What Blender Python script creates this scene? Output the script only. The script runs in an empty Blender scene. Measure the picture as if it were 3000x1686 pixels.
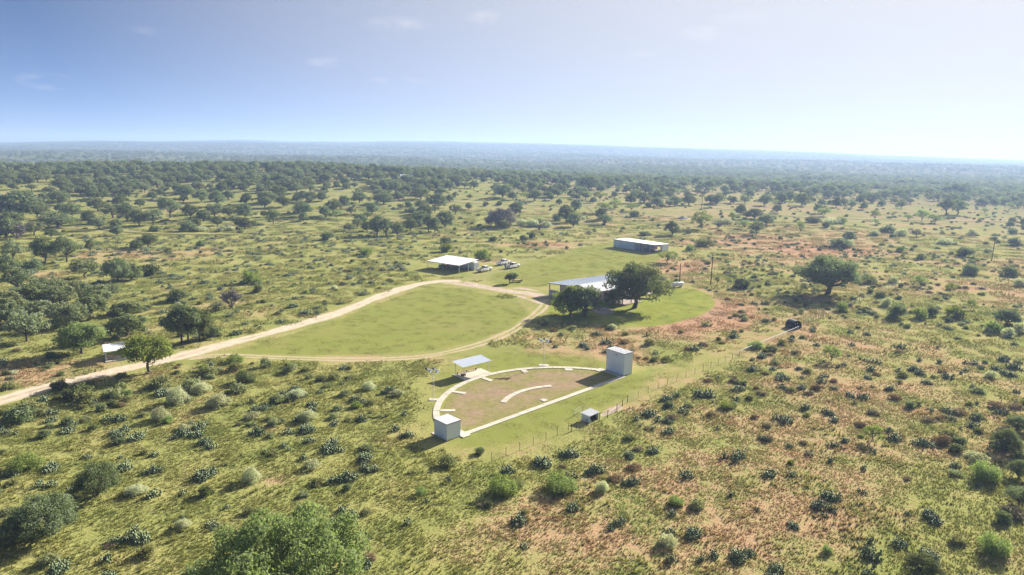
import bpy, bmesh, math, random
import numpy as np
from mathutils import Vector, Matrix
R_ = math.radians
rng = np.random.default_rng(11); random.seed(11)
SC = bpy.context.scene
COL = SC.collection
# ------------------------------------------------------------------ camera
CH = 39.77; PITCH = R_(11.514); ROLL = R_(0.997); FPX = 2000.0      # pixels of the 3000 x 1686 photograph
cam_d = bpy.data.cameras.new('camera'); cam = bpy.data.objects.new('camera', cam_d); COL.objects.link(cam)
cam_d.sensor_width = 36; cam_d.lens = 36 * FPX / 3000; cam_d.clip_start = 1; cam_d.clip_end = 30000
cam.matrix_world = Matrix.Translation((0, 0, CH)) @ Matrix.Rotation(R_(90) - PITCH, 4, 'X') @ Matrix.Rotation(ROLL, 4, 'Z')
SC.camera = cam
# ------------------------------------------------------------------ light
SUN_AZ = R_(42.5)      # to the right of the view axis (+Y), towards +X
SUN_EL = R_(24)
W = bpy.data.worlds.new('World'); SC.world = W; W.use_nodes = True
nt = W.node_tree; nt.nodes.clear()
wo = nt.nodes.new('ShaderNodeOutputWorld'); bg = nt.nodes.new('ShaderNodeBackground')
sky = nt.nodes.new('ShaderNodeTexSky'); sky.sky_type = 'NISHITA'; sky.sun_disc = False
sky.sun_elevation = SUN_EL; sky.sun_rotation = SUN_AZ
sky.altitude = 600; sky.air_density = .24; sky.dust_density = .25; sky.ozone_density = 2.5
bg.inputs['Strength'].default_value = 0.053
def wdir(u, v):
    x = (u - 1500) / FPX; y = -(v - 843) / FPX
    c, s = math.cos(ROLL), math.sin(ROLL); x, y = c * x - s * y, s * x + c * y
    cp, sp = math.cos(PITCH), math.sin(PITCH)
    return Vector((x, cp + y * sp, -sp + y * cp)).normalized()
# small fair-weather clouds, mixed into the sky by direction
tc = nt.nodes.new('ShaderNodeTexCoord')
cn = nt.nodes.new('ShaderNodeTexNoise'); cn.inputs['Scale'].default_value = 28; cn.inputs['Detail'].default_value = 6
mp = nt.nodes.new('ShaderNodeMapping'); mp.inputs['Scale'].default_value = (1, 1, 2.6)
nt.links.new(tc.outputs['Generated'], mp.inputs[0]); nt.links.new(mp.outputs[0], cn.inputs['Vector'])
acc = None
for (u, v, su, sv, k) in ((140, 238, 55, 18, .5), (1170, 75, 80, 22, .4), (1420, 52, 50, 17, .5), (955, 183, 48, 13, .35), (1110, 236, 26, 8, .25),
                          (1220, 234, 34, 9, .22), (2060, 98, 52, 20, .45), (1880, 158, 36, 9, .3), (2170, 55, 70, 16, .2), (1135, 115, 36, 9, .3), (440, 90, 40, 10, .15), (2780, 160, 45, 8, .25)):
    d = wdir(u, v); up = Vector((0, 0, 1)); rt = d.cross(up).normalized(); uu = rt.cross(d)
    dots = []
    for ax, sc in ((rt, FPX / su), (uu, FPX / sv)):
        dp = nt.nodes.new('ShaderNodeVectorMath'); dp.operation = 'DOT_PRODUCT'; dp.inputs[1].default_value = ax * sc
        nt.links.new(tc.outputs['Generated'], dp.inputs[0])
        sb = nt.nodes.new('ShaderNodeMath'); sb.operation = 'SUBTRACT'; sb.inputs[1].default_value = d.dot(ax) * sc
        nt.links.new(dp.outputs['Value'], sb.inputs[0])
        sq = nt.nodes.new('ShaderNodeMath'); sq.operation = 'MULTIPLY'; nt.links.new(sb.outputs[0], sq.inputs[0]); nt.links.new(sb.outputs[0], sq.inputs[1]); dots.append(sq)
    ad = nt.nodes.new('ShaderNodeMath'); nt.links.new(dots[0].outputs[0], ad.inputs[0]); nt.links.new(dots[1].outputs[0], ad.inputs[1])
    mr = nt.nodes.new('ShaderNodeMapRange'); mr.inputs['From Min'].default_value = 0; mr.inputs['From Max'].default_value = 1.6
    mr.inputs['To Min'].default_value = k * .85; mr.inputs['To Max'].default_value = 0; nt.links.new(ad.outputs[0], mr.inputs['Value'])
    if acc is None: acc = mr.outputs[0]
    else:
        a2 = nt.nodes.new('ShaderNodeMath'); a2.operation = 'MAXIMUM'; nt.links.new(acc, a2.inputs[0]); nt.links.new(mr.outputs[0], a2.inputs[1]); acc = a2.outputs[0]
# thin pale haze high up: thicker the flatter one looks through it
sx = nt.nodes.new('ShaderNodeSeparateXYZ'); nt.links.new(tc.outputs['Generated'], sx.inputs[0])
h0 = nt.nodes.new('ShaderNodeMath'); h0.operation = 'MAXIMUM'; h0.inputs[1].default_value = 0; nt.links.new(sx.outputs['Z'], h0.inputs[0])
h1 = nt.nodes.new('ShaderNodeMath'); h1.operation = 'ADD'; h1.inputs[1].default_value = .055; nt.links.new(h0.outputs[0], h1.inputs[0])
h2 = nt.nodes.new('ShaderNodeMath'); h2.operation = 'DIVIDE'; h2.inputs[0].default_value = .024; nt.links.new(h1.outputs[0], h2.inputs[1])
veil = nt.nodes.new('ShaderNodeMix'); veil.data_type = 'RGBA'; veil.inputs['B'].default_value = (1.75, 2.3, 3.3, 1)
nt.links.new(h2.outputs[0], veil.inputs['Factor']); nt.links.new(sky.outputs[0], veil.inputs['A'])
# broad aureole of the hazy air around the sun
au = nt.nodes.new('ShaderNodeVectorMath'); au.operation = 'DOT_PRODUCT'; nt.links.new(tc.outputs['Generated'], au.inputs[0])
au.inputs[1].default_value = (math.sin(SUN_AZ) * math.cos(SUN_EL), math.cos(SUN_AZ) * math.cos(SUN_EL), math.sin(SUN_EL))
ar = nt.nodes.new('ShaderNodeMapRange'); ar.inputs['From Min'].default_value = .27; ar.inputs['From Max'].default_value = .97; ar.inputs['To Min'].default_value = 0; ar.inputs['To Max'].default_value = .93
nt.links.new(au.outputs['Value'], ar.inputs['Value'])
glow = nt.nodes.new('ShaderNodeMix'); glow.data_type = 'RGBA'; glow.inputs['B'].default_value = (5.15, 5.2, 5.4, 1)
nt.links.new(ar.outputs[0], glow.inputs['Factor']); nt.links.new(veil.outputs['Result'], glow.inputs['A'])
nr = nt.nodes.new('ShaderNodeMapRange'); nr.inputs['From Min'].default_value = .40; nr.inputs['From Max'].default_value = .68
nt.links.new(cn.outputs['Fac'], nr.inputs['Value'])
cm = nt.nodes.new('ShaderNodeMath'); cm.operation = 'MULTIPLY'; nt.links.new(acc, cm.inputs[0]); nt.links.new(nr.outputs[0], cm.inputs[1])
mx = nt.nodes.new('ShaderNodeMix'); mx.data_type = 'RGBA'; mx.inputs['B'].default_value = (6.0, 5.9, 5.9, 1)
nt.links.new(cm.outputs[0], mx.inputs['Factor']); nt.links.new(glow.outputs['Result'], mx.inputs['A']); nt.links.new(mx.outputs['Result'], bg.inputs['Color'])
nt.links.new(bg.outputs[0], wo.inputs['Surface'])
sd = bpy.data.lights.new('sun', 'SUN'); sd.energy = 4.5; sd.angle = R_(.53); sd.color = (1, .93, .82)
so = bpy.data.objects.new('sun', sd); COL.objects.link(so)
sdir = Vector((math.sin(SUN_AZ) * math.cos(SUN_EL), math.cos(SUN_AZ) * math.cos(SUN_EL), math.sin(SUN_EL)))
so.rotation_euler = sdir.to_track_quat('Z', 'Y').to_euler(); so.location = sdir * 300
SC.view_settings.view_transform = 'Standard'; SC.view_settings.look = 'None'
SC.view_settings.exposure = 1.62; SC.view_settings.gamma = 1; SC.view_settings.use_curve_mapping = False
HAZE_D = 2.6e-4; HAZE_G = .2
SC.render.engine = 'CYCLES'
SC.cycles.max_bounces = 6; SC.cycles.transparent_max_bounces = 8; SC.cycles.volume_bounces = 0
SC.render.resolution_x = 1024; SC.render.resolution_y = 575

# ------------------------------------------------------------------ terrain shape
def sstep(a, b, x):
    t = np.clip((x - a) / (b - a), 0, 1); return t * t * (3 - 2 * t)
AZP = np.array([-900, 0, 500, 900, 1150, 1400, 1700, 2000, 2500, 3000, 3900.])          # photograph columns
RIDGE = np.array([11, 14.5, 16, 17, 15.5, 12, 8.5, 6.5, 3, -1, -4.])                            # ground height of the near ridge, 640 m out
HPX = np.array([-900, 0, 130, 300, 480, 700, 860, 1000, 1150, 1330, 1500, 1700, 1850, 2000, 2200, 2400, 2550, 2700, 3000, 3900.])
HY = np.array([421, 420, 416, 413, 415, 412, 416, 417, 414, 416, 420, 424, 430, 434, 441, 448, 456, 461, 472, 500.])              # where the skyline runs
FARR = 6200.
HZ = np.array([CH + FARR * math.hypot(1, (a - 1500) / FPX) * 0 + FARR * (wdir(a, b).z / math.hypot(wdir(a, b).x, wdir(a, b).y)) for a, b in zip(HPX, HY)]) - 5
_ph = rng.uniform(0, 6.28, (12,)); _kd = rng.uniform(0, 6.28, (12,))
def und(x, y, L, n=5, o=0):
    s = 0
    for i in range(n):
        k = 2 * math.pi / (L * (1.7 ** -i)); a = _kd[(i + o) % 12]
        s = s + np.sin(k * (x * math.cos(a) + y * math.sin(a)) + _ph[(i + o) % 12]) * (1.55 ** -i)
    return s / 2.2
def gz(x, y):
    x = np.asarray(x, float); y = np.asarray(y, float)
    r = np.hypot(x, y); az = np.arctan2(x, np.maximum(y, 1e-3)); col = 1500 + FPX * np.tan(np.clip(az, -1.05, 1.05))
    col = np.where(y < 0, np.where(x < 0, -900, 3900), col)
    rd = np.interp(col, AZP, RIDGE); hz = np.interp(col, HPX, HZ)
    up = sstep(330, 640, r) * (1 - sstep(660, 1150, r))
    z = rd * up + und(x, y, 420, 4) * 1.6 * sstep(300, 520, r)
    far = sstep(1500, FARR, r)
    z = z + hz * far + und(x, y, 2300, 5, 3) * 13 * sstep(800, 2200, r) * (1 - .6 * far) - 3 * sstep(800, 1500, r) * (1 - far)
    return z
def G(u, v, z=None):
    """ground point seen at a photograph pixel (or the point at height z above the flat ground)"""
    d = wdir(u, v)
    if z is not None:
        t = (z - CH) / d.z; return Vector((d.x * t, d.y * t, z))
    t = np.concatenate([np.arange(40, 700, 1.), np.arange(700, 7000, 6.)])
    h = CH + d.z * t - gz(d.x * t, d.y * t)
    i = np.argmax(h < 0) if (h < 0).any() else len(t) - 1
    t0, t1, h0, h1 = t[i - 1], t[i], h[i - 1], h[i]
    tt = t0 + (t1 - t0) * h0 / (h0 - h1) if h0 > h1 else t1
    p = d * tt; return Vector((p.x, p.y, float(gz(p.x, p.y))))
def depth(p):
    return p[1] * math.cos(PITCH) - (p[2] - CH) * math.sin(PITCH)
def pix(x, y, z):
    z = z - CH; cp, sp = math.cos(PITCH), math.sin(PITCH); d = y * cp - z * sp; u = y * sp + z * cp
    X, Y = x / d, u / d; c, s = math.cos(-ROLL), math.sin(-ROLL); X, Y = c * X - s * Y, s * X + c * Y
    return 1500 + FPX * X, 843 - FPX * Y

# ------------------------------------------------------------------ materials
def nodes(m):
    m.use_nodes = True; t = m.node_tree; t.nodes.clear()
    o = t.nodes.new('ShaderNodeOutputMaterial'); return t, o
def N(t, typ, **kw):
    n = t.nodes.new(typ)
    for k, v in kw.items():
        if k in n.inputs: n.inputs[k].default_value = v
        else: setattr(n, k, v)
    return n
def noise(t, scale, detail=4, rough=.55, vec=None, stretch=None):
    n = N(t, 'ShaderNodeTexNoise', Scale=scale, Detail=detail, Roughness=rough)
    if vec is None:
        vec = t.nodes.new('ShaderNodeNewGeometry').outputs['Position']
    if stretch:
        m = N(t, 'ShaderNodeMapping', Scale=stretch); t.links.new(vec, m.inputs[0]); vec = m.outputs[0]
    t.links.new(vec, n.inputs['Vector']); return n.outputs['Fac']
def ramp(t, fac, a, b, lo=0., hi=1.):
    m = N(t, 'ShaderNodeMapRange'); m.inputs['From Min'].default_value = a; m.inputs['From Max'].default_value = b
    m.inputs['To Min'].default_value = lo; m.inputs['To Max'].default_value = hi
    t.links.new(fac, m.inputs['Value']); return m.outputs[0]
def mix(t, fac, a, b, mode='MIX'):
    m = t.nodes.new('ShaderNodeMix'); m.data_type = 'RGBA'; m.blend_type = mode
    for s, v in (('Factor', fac), ('A', a), ('B', b)):
        if isinstance(v, (int, float)): m.inputs[s].default_value = v
        elif isinstance(v, tuple): m.inputs[s].default_value = (*v, 1)
        else: t.links.new(v, m.inputs[s])
    return m.outputs['Result']
def math_(t, op, a, b=0.):
    m = t.nodes.new('ShaderNodeMath'); m.operation = op
    for i, v in enumerate((a, b)):
        if isinstance(v, (int, float)): m.inputs[i].default_value = v
        else: t.links.new(v, m.inputs[i])
    return m.outputs[0]
def attr(t, name, typ='GEOMETRY'):
    a = t.nodes.new('ShaderNodeAttribute'); a.attribute_name = name; a.attribute_type = typ; return a.outputs['Fac']
GREEN = (.22, .245, .078); YEL = (.36, .33, .128); STRAW = (.41, .305, .172); RUST = (.43, .255, .158); SOIL = (.42, .27, .18)
def range_colour(t, dry, lift=0.):
    """pasture colour from world position; dry 0..1 pushes to straw and rust"""
    big = noise(t, .022, 3); mid = noise(t, .11, 4); fine = noise(t, .9, 5, .65); tiny = noise(t, 4.0, 3, .7)
    c = mix(t, ramp(t, mid, .34, .64), GREEN, YEL)
    c = mix(t, ramp(t, fine, .36, .68, 0, .75), c, (.28, .29, .085))
    dd = math_(t, 'ADD', dry, math_(t, 'MULTIPLY', math_(t, 'SUBTRACT', big, .5), 1.1))
    dd = math_(t, 'ADD', dd, math_(t, 'MULTIPLY', math_(t, 'SUBTRACT', fine, .5), 1.15))
    dd = math_(t, 'ADD', dd, math_(t, 'MULTIPLY', math_(t, 'SUBTRACT', mid, .5), 1.2))
    c = mix(t, ramp(t, dd, .30, .72), c, STRAW)
    c = mix(t, ramp(t, dd, .52, .98), c, RUST)
    c = mix(t, ramp(t, dd, .98, 1.35), c, SOIL)
    c = mix(t, ramp(t, tiny, .3, .7, 0, 1), mix(t, 1., c, (.75, .75, .75), 'MULTIPLY'), mix(t, 1., c, (1.2, 1.2, 1.15), 'MULTIPLY'))
    return c
def principled(t, o, col, rough=.8, spec=.2, metal=0., bump=None, bstr=.3, bdist=.05):
    p = N(t, 'ShaderNodeBsdfPrincipled'); p.inputs['Roughness'].default_value = rough; p.inputs['Metallic'].default_value = metal
    p.inputs['Specular IOR Level'].default_value = spec
    if isinstance(col, tuple): p.inputs['Base Color'].default_value = (*col, 1)
    else: t.links.new(col, p.inputs['Base Color'])
    if bump is not None:
        b = N(t, 'ShaderNodeBump', Strength=bstr, Distance=bdist); t.links.new(bump, b.inputs['Height']); t.links.new(b.outputs[0], p.inputs['Normal'])
    t.links.new(p.outputs[0], o.inputs['Surface']); return p
MATS = {}
def plain(name, col, rough=.6, spec=.3, metal=0., var=.18, scale=6., bstr=0., bscale=40.):
    if name in MATS: return MATS[name]
    m = bpy.data.materials.new(name); t, o = nodes(m)
    n = noise(t, scale, 4, .6)
    c = mix(t, ramp(t, n, .3, .7), tuple(x * (1 - var) for x in col), tuple(min(1, x * (1 + var * .5)) for x in col))
    principled(t, o, c, rough, spec, metal, noise(t, bscale, 3) if bstr else None, bstr, .02)
    MATS[name] = m; return m
def foliage(name, dark, light, trans=.3, tint=.25):
    m = bpy.data.materials.new(name); t, o = nodes(m)
    oi = t.nodes.new('ShaderNodeObjectInfo')
    n = noise(t, .9, 3, .6); n2 = noise(t, 5., 2)
    c = mix(t, ramp(t, n, .35, .65), dark, light)
    c = mix(t, ramp(t, n2, .3, .7, 0, .5), c, tuple(x * 1.5 for x in light))
    h = N(t, 'ShaderNodeHueSaturation'); t.links.new(c, h.inputs['Color'])
    t.links.new(ramp(t, oi.outputs['Random'], 0, 1, .475, .52), h.inputs['Hue'])
    t.links.new(ramp(t, oi.outputs['Random'], 0, 1, 1 - tint, 1 + tint), h.inputs['Value'])
    t.links.new(ramp(t, oi.outputs['Random'], 1, 0, .75, 1.1), h.inputs['Saturation'])
    c = h.outputs[0]
    d = N(t, 'ShaderNodeBsdfPrincipled'); d.inputs['Roughness'].default_value = .7; d.inputs['Specular IOR Level'].default_value = .06; t.links.new(c, d.inputs['Base Color'])
    tr = N(t, 'ShaderNodeBsdfTranslucent'); t.links.new(mix(t, 1., c, (1.15, 1.25, .7), 'MULTIPLY'), tr.inputs['Color'])
    ms = N(t, 'ShaderNodeMixShader'); ms.inputs[0].default_value = trans
    t.links.new(d.outputs[0], ms.inputs[1]); t.links.new(tr.outputs[0], ms.inputs[2]); t.links.new(ms.outputs[0], o.inputs['Surface'])
    MATS[name] = m; return m
# ground
m = bpy.data.materials.new('pasture'); t, o = nodes(m)
c = range_colour(t, attr(t, 'dry'))
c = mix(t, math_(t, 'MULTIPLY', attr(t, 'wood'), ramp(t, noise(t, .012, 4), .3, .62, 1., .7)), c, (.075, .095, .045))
principled(t, o, c, 1., 0., 0, noise(t, 1.6, 5, .7), .6, .3); MATS['pasture'] = m
# mown grass: edge = 0 inside, 1 at the rim
m = bpy.data.materials.new('mown_lawn'); t, o = nodes(m)
lw = mix(t, ramp(t, noise(t, .09, 5, .6), .22, .78), (.205, .235, .055), (.28, .285, .078))
lw = mix(t, ramp(t, noise(t, .045, 5, .65), .5, .8, 0, .55), lw, (.29, .235, .105))
lw = mix(t, ramp(t, noise(t, .5, 4, .7), .55, .75, 0, .6), lw, (.26, .215, .10))
lw = mix(t, ramp(t, noise(t, 2.2, 5, .7), .35, .7, 0, .55), lw, (.19, .215, .05))
lw = mix(t, ramp(t, noise(t, 1.1, 2, .5, None, (.9, .12, 1)), .45, .7, 0, .4), lw, (.235, .22, .075))
e = math_(t, 'ADD', attr(t, 'edge'), math_(t, 'MULTIPLY', math_(t, 'SUBTRACT', noise(t, .6, 4), .5), 1.0))
c = mix(t, ramp(t, e, .25, .85), lw, range_colour(t, attr(t, 'dry')))
principled(t, o, c, 1., 0., 0, noise(t, 4, 4, .7), .6, .12); MATS['mown_lawn'] = m
m = bpy.data.materials.new('yard_lawn'); t, o = nodes(m)
lw = mix(t, ramp(t, noise(t, .12, 3), .35, .65), (.21, .245, .05), (.29, .30, .07))
lw = mix(t, ramp(t, noise(t, 2.2, 5, .7), .35, .7, 0, .5), lw, (.19, .225, .04))
lw = mix(t, ramp(t, noise(t, .35, 5, .7), .5, .75, 0, .5), lw, (.31, .28, .09))
e = math_(t, 'ADD', attr(t, 'edge'), math_(t, 'MULTIPLY', math_(t, 'SUBTRACT', noise(t, .6, 4), .5), .8))
c = mix(t, ramp(t, e, .55, .85), lw, range_colour(t, attr(t, 'dry')))
principled(t, o, c, 1., 0., 0, noise(t, 4, 4, .7), .6, .12); MATS['yard_lawn'] = m
m = bpy.data.materials.new('infield_soil'); t, o = nodes(m)
so_ = mix(t, ramp(t, noise(t, .6, 4), .3, .7), (.29, .20, .14), (.38, .275, .195))
so_ = mix(t, ramp(t, noise(t, 8, 3, .7), .5, .75, 0, .5), so_, (.2, .13, .09))
gr_ = mix(t, ramp(t, noise(t, 1.2, 3), .3, .7), (.185, .19, .06), (.31, .26, .115))
e = math_(t, 'ADD', math_(t, 'MULTIPLY', attr(t, 'edge'), .5), math_(t, 'ADD', math_(t, 'MULTIPLY', noise(t, .22, 3), .9), math_(t, 'MULTIPLY', noise(t, 1.8, 4, .7), .55)))
c = mix(t, ramp(t, e, .54, .86), so_, gr_)
principled(t, o, c, 1., 0., 0, noise(t, 5, 4, .7), .7, .1); MATS['infield_soil'] = m
def track(name, ca, cb, grass_mid, e0=.55, e1=.95):
    m = bpy.data.materials.new(name); t, o = nodes(m)
    c = mix(t, ramp(t, noise(t, .8, 5, .65), .3, .7), ca, cb)
    ed = attr(t, 'edge')
    if grass_mid > 0:   # two wheel tracks with grass between
        w = math_(t, 'ABSOLUTE', math_(t, 'SUBTRACT', ed, .52)); e = math_(t, 'ADD', math_(t, 'MULTIPLY', w, 2.0), math_(t, 'MULTIPLY', math_(t, 'SUBTRACT', noise(t, .7, 4, .7), .5), grass_mid))
    else:
        e = math_(t, 'ADD', ed, math_(t, 'MULTIPLY', math_(t, 'SUBTRACT', noise(t, .5, 5, .7), .5), .9))
        mid = math_(t, 'MULTIPLY', ramp(t, ed, .28, .05, 0, .55), ramp(t, noise(t, .25, 4), .45, .62))
        c = mix(t, mid, c, (.24, .21, .1))
    c = mix(t, ramp(t, e, e0, e1), c, range_colour(t, attr(t, 'dry')))
    principled(t, o, c, 1., 0., 0, noise(t, 6, 4, .7), .6, .06); MATS[name] = m
track('caliche_road', (.50, .40, .30), (.66, .55, .43), 0)
track('gravel_yard', (.40, .31, .245), (.58, .47, .38), 0, .35, .75)
track('wheel_track', (.42, .33, .22), (.52, .42, .30), 1.5, .25, .7)
track('faint_track', (.24, .23, .10), (.34, .28, .15), 1.6, .2, .7)
# built things
def concrete(name, ca, cb):
    m = bpy.data.materials.new(name); t, o = nodes(m)
    c = mix(t, ramp(t, noise(t, .7, 4), .3, .7), ca, cb)
    c = mix(t, ramp(t, noise(t, 5, 5, .7), .45, .8, 0, .35), c, tuple(x * .7 for x in ca))
    principled(t, o, c, .85, .2, 0, noise(t, 30, 3), .15, .02); MATS[name] = m
concrete('concrete', (.46, .42, .34), (.60, .55, .45)); concrete('patio_stone', (.30, .24, .21), (.46, .38, .33))
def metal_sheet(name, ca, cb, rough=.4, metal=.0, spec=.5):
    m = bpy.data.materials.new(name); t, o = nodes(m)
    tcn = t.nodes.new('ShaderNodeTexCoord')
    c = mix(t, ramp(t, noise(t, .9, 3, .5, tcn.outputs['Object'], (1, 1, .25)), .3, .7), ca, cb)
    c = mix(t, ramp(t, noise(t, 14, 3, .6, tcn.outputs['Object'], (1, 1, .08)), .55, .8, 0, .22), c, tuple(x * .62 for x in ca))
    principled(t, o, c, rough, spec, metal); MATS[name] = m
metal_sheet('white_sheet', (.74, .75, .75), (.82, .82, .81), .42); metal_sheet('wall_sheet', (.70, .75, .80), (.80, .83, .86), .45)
metal_sheet('galvanised_roof', (.62, .68, .76), (.72, .77, .83), .5, .0); metal_sheet('shaded_white_sheet', (.58, .66, .76), (.68, .74, .82), .5)  # last one: white sheet with bluish shade painted into its colour
plain('brown_trim', (.16, .075, .06), .6); plain('steel_post', (.55, .57, .57), .5); plain('dark_steel', (.06, .055, .055), .6)
plain('rust_steel', (.14, .075, .05), .8); plain('pole_wood', (.13, .085, .06), .9, .1); plain('plank_wood', (.42, .25, .12), .8, .15)
plain('stone_wall', (.62, .55, .50), .9, .1, 0, .4, 3.); plain('shade_and_ash_dark', (.03, .03, .033), .9, .05); plain('shop_clutter_blue', (.16, .35, .5), .5)  # the near-black paints in shade inside openings, and the ash bed
plain('red_paint', (.35, .04, .03), .5); plain('machine_dark', (.04, .045, .05), .5); plain('white_paint', (.78, .78, .76), .35, .5, 0, .05)
plain('tank_white', (.72, .73, .72), .4, .5, 0, .08); plain('black_plastic', (.018, .018, .02), .5, .4); plain('tyre', (.022, .022, .024), .85, .2)
plain('rim', (.45, .46, .48), .3, .5, .7); plain('window_glass', (.025, .03, .035), .08, .6, 0, .05); plain('tail_light', (.4, .02, .02), .3, .5); plain('chrome', (.5, .51, .53), .2, .5, .9)
plain('lamp_glass', (.62, .72, .78), .15, .6); plain('lamp_body', (.06, .06, .065), .5); plain('galv_pipe', (.42, .42, .40), .4, .4, .2)
plain('limestone', (.55, .5, .45), .95, .1, 0, .3, 1.5, .5, 3.); plain('bark', (.13, .105, .085), .95, .05, 0, .4, 5., .6, 12.); plain('grey_twig', (.26, .22, .225), .95, .05)
plain('skin', (.38, .22, .15), .6); plain('shirt_blue', (.03, .07, .20), .85, .1); plain('shirt_dark', (.045, .03, .03), .85, .1); plain('denim', (.05, .07, .12), .9, .1); plain('hair', (.03, .02, .015), .8); plain('yellow_paint', (.45, .33, .06), .7)
# plants
foliage('oak_leaf', (.088, .118, .055), (.18, .21, .098), .38)
foliage('near_oak_leaf', (.10, .145, .04), (.235, .275, .08), .45, .05)
foliage('olive_leaf', (.125, .145, .075), (.22, .24, .13), .38)
foliage('mesquite_leaf', (.14, .19, .045), (.25, .30, .085), .45)
foliage('pale_leaf', (.27, .285, .17), (.52, .52, .37), .35, .15)
foliage('thicket_leaf', (.10, .088, .092), (.20, .172, .18), .2, .05)
foliage('scrub_leaf', (.145, .165, .07), (.26, .265, .125), .38)
foliage('dry_weed', (.17, .115, .075), (.28, .2, .13), .25)
m = bpy.data.materials.new('cactus_pad'); t, o = nodes(m)
oi = t.nodes.new('ShaderNodeObjectInfo')
c = mix(t, ramp(t, noise(t, 2.5, 3), .35, .65), (.125, .17, .085), (.25, .30, .175))
c = mix(t, ramp(t, noise(t, 7, 2), .62, .7, 0, .45), c, (.32, .33, .22))
c = mix(t, ramp(t, oi.outputs['Random'], 0, 1, 0, .35), c, (.06, .095, .055))
principled(t, o, c, .55, .16); MATS['cactus_pad'] = m
for nm, kk in (('grass_blade', 1.0),):
    m = bpy.data.materials.new(nm); t, o = nodes(m)
    dr = attr(t, 'dry', 'INSTANCER')
    c = range_colour(t, dr)
    d = N(t, 'ShaderNodeBsdfDiffuse'); t.links.new(c, d.inputs['Color'])
    gm = t.nodes.new('ShaderNodeNewGeometry'); va = N(t, 'ShaderNodeVectorMath', operation='ADD'); va.inputs[1].default_value = (0, 0, 1.6); t.links.new(gm.outputs['Normal'], va.inputs[0])
    vn = N(t, 'ShaderNodeVectorMath', operation='NORMALIZE'); t.links.new(va.outputs[0], vn.inputs[0]); t.links.new(vn.outputs[0], d.inputs['Normal'])
    tr = N(t, 'ShaderNodeBsdfTranslucent'); t.links.new(mix(t, 1., c, (1.1, 1.15, .8), 'MULTIPLY'), tr.inputs['Color'])
    ms = N(t, 'ShaderNodeMixShader'); ms.inputs[0].default_value = .35
    t.links.new(d.outputs[0], ms.inputs[1]); t.links.new(tr.outputs[0], ms.inputs[2]); t.links.new(ms.outputs[0], o.inputs['Surface']); MATS[nm] = m

# ------------------------------------------------------------------ object helpers
def mesh_np(name, V, F, mat, smooth=False):
    """F: array (n,3) or (n,4) or list of tuples"""
    me = bpy.data.meshes.new(name)
    if isinstance(F, np.ndarray):
        k = F.shape[1]
        me.vertices.add(len(V)); me.vertices.foreach_set('co', np.asarray(V, np.float32).ravel())
        me.loops.add(F.size); me.loops.foreach_set('vertex_index', F.astype(np.int32).ravel())
        me.polygons.add(len(F)); me.polygons.foreach_set('loop_start', np.arange(0, F.size, k, dtype=np.int32))
        me.polygons.foreach_set('loop_total', np.full(len(F), k, np.int32)); me.update(calc_edges=True)
    else:
        me.from_pydata([tuple(v) for v in V], [], F); me.update()
    if smooth: me.polygons.foreach_set('use_smooth', np.ones(len(me.polygons), bool))
    me.materials.append(MATS[mat]); return me
def link(name, me, parent=None, loc=None, rotz=None):
    o = bpy.data.objects.new(name, me); COL.objects.link(o)
    if parent is not None: o.parent = parent
    if loc is not None: o.location = loc
    if rotz is not None: o.rotation_euler = (0, 0, rotz)
    return o
def tag(o, label, cat, group=None):
    o['label'] = label; o['category'] = cat
    if group: o['group'] = group
    return o
def thing(name, label, cat, loc=(0, 0, 0), rotz=0., group=None):
    return tag(link(name, None, None, loc, rotz), label, cat, group)
def structure(o): o['kind'] = 'structure'; return o
def stuff(o): o['kind'] = 'stuff'; return o
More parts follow.
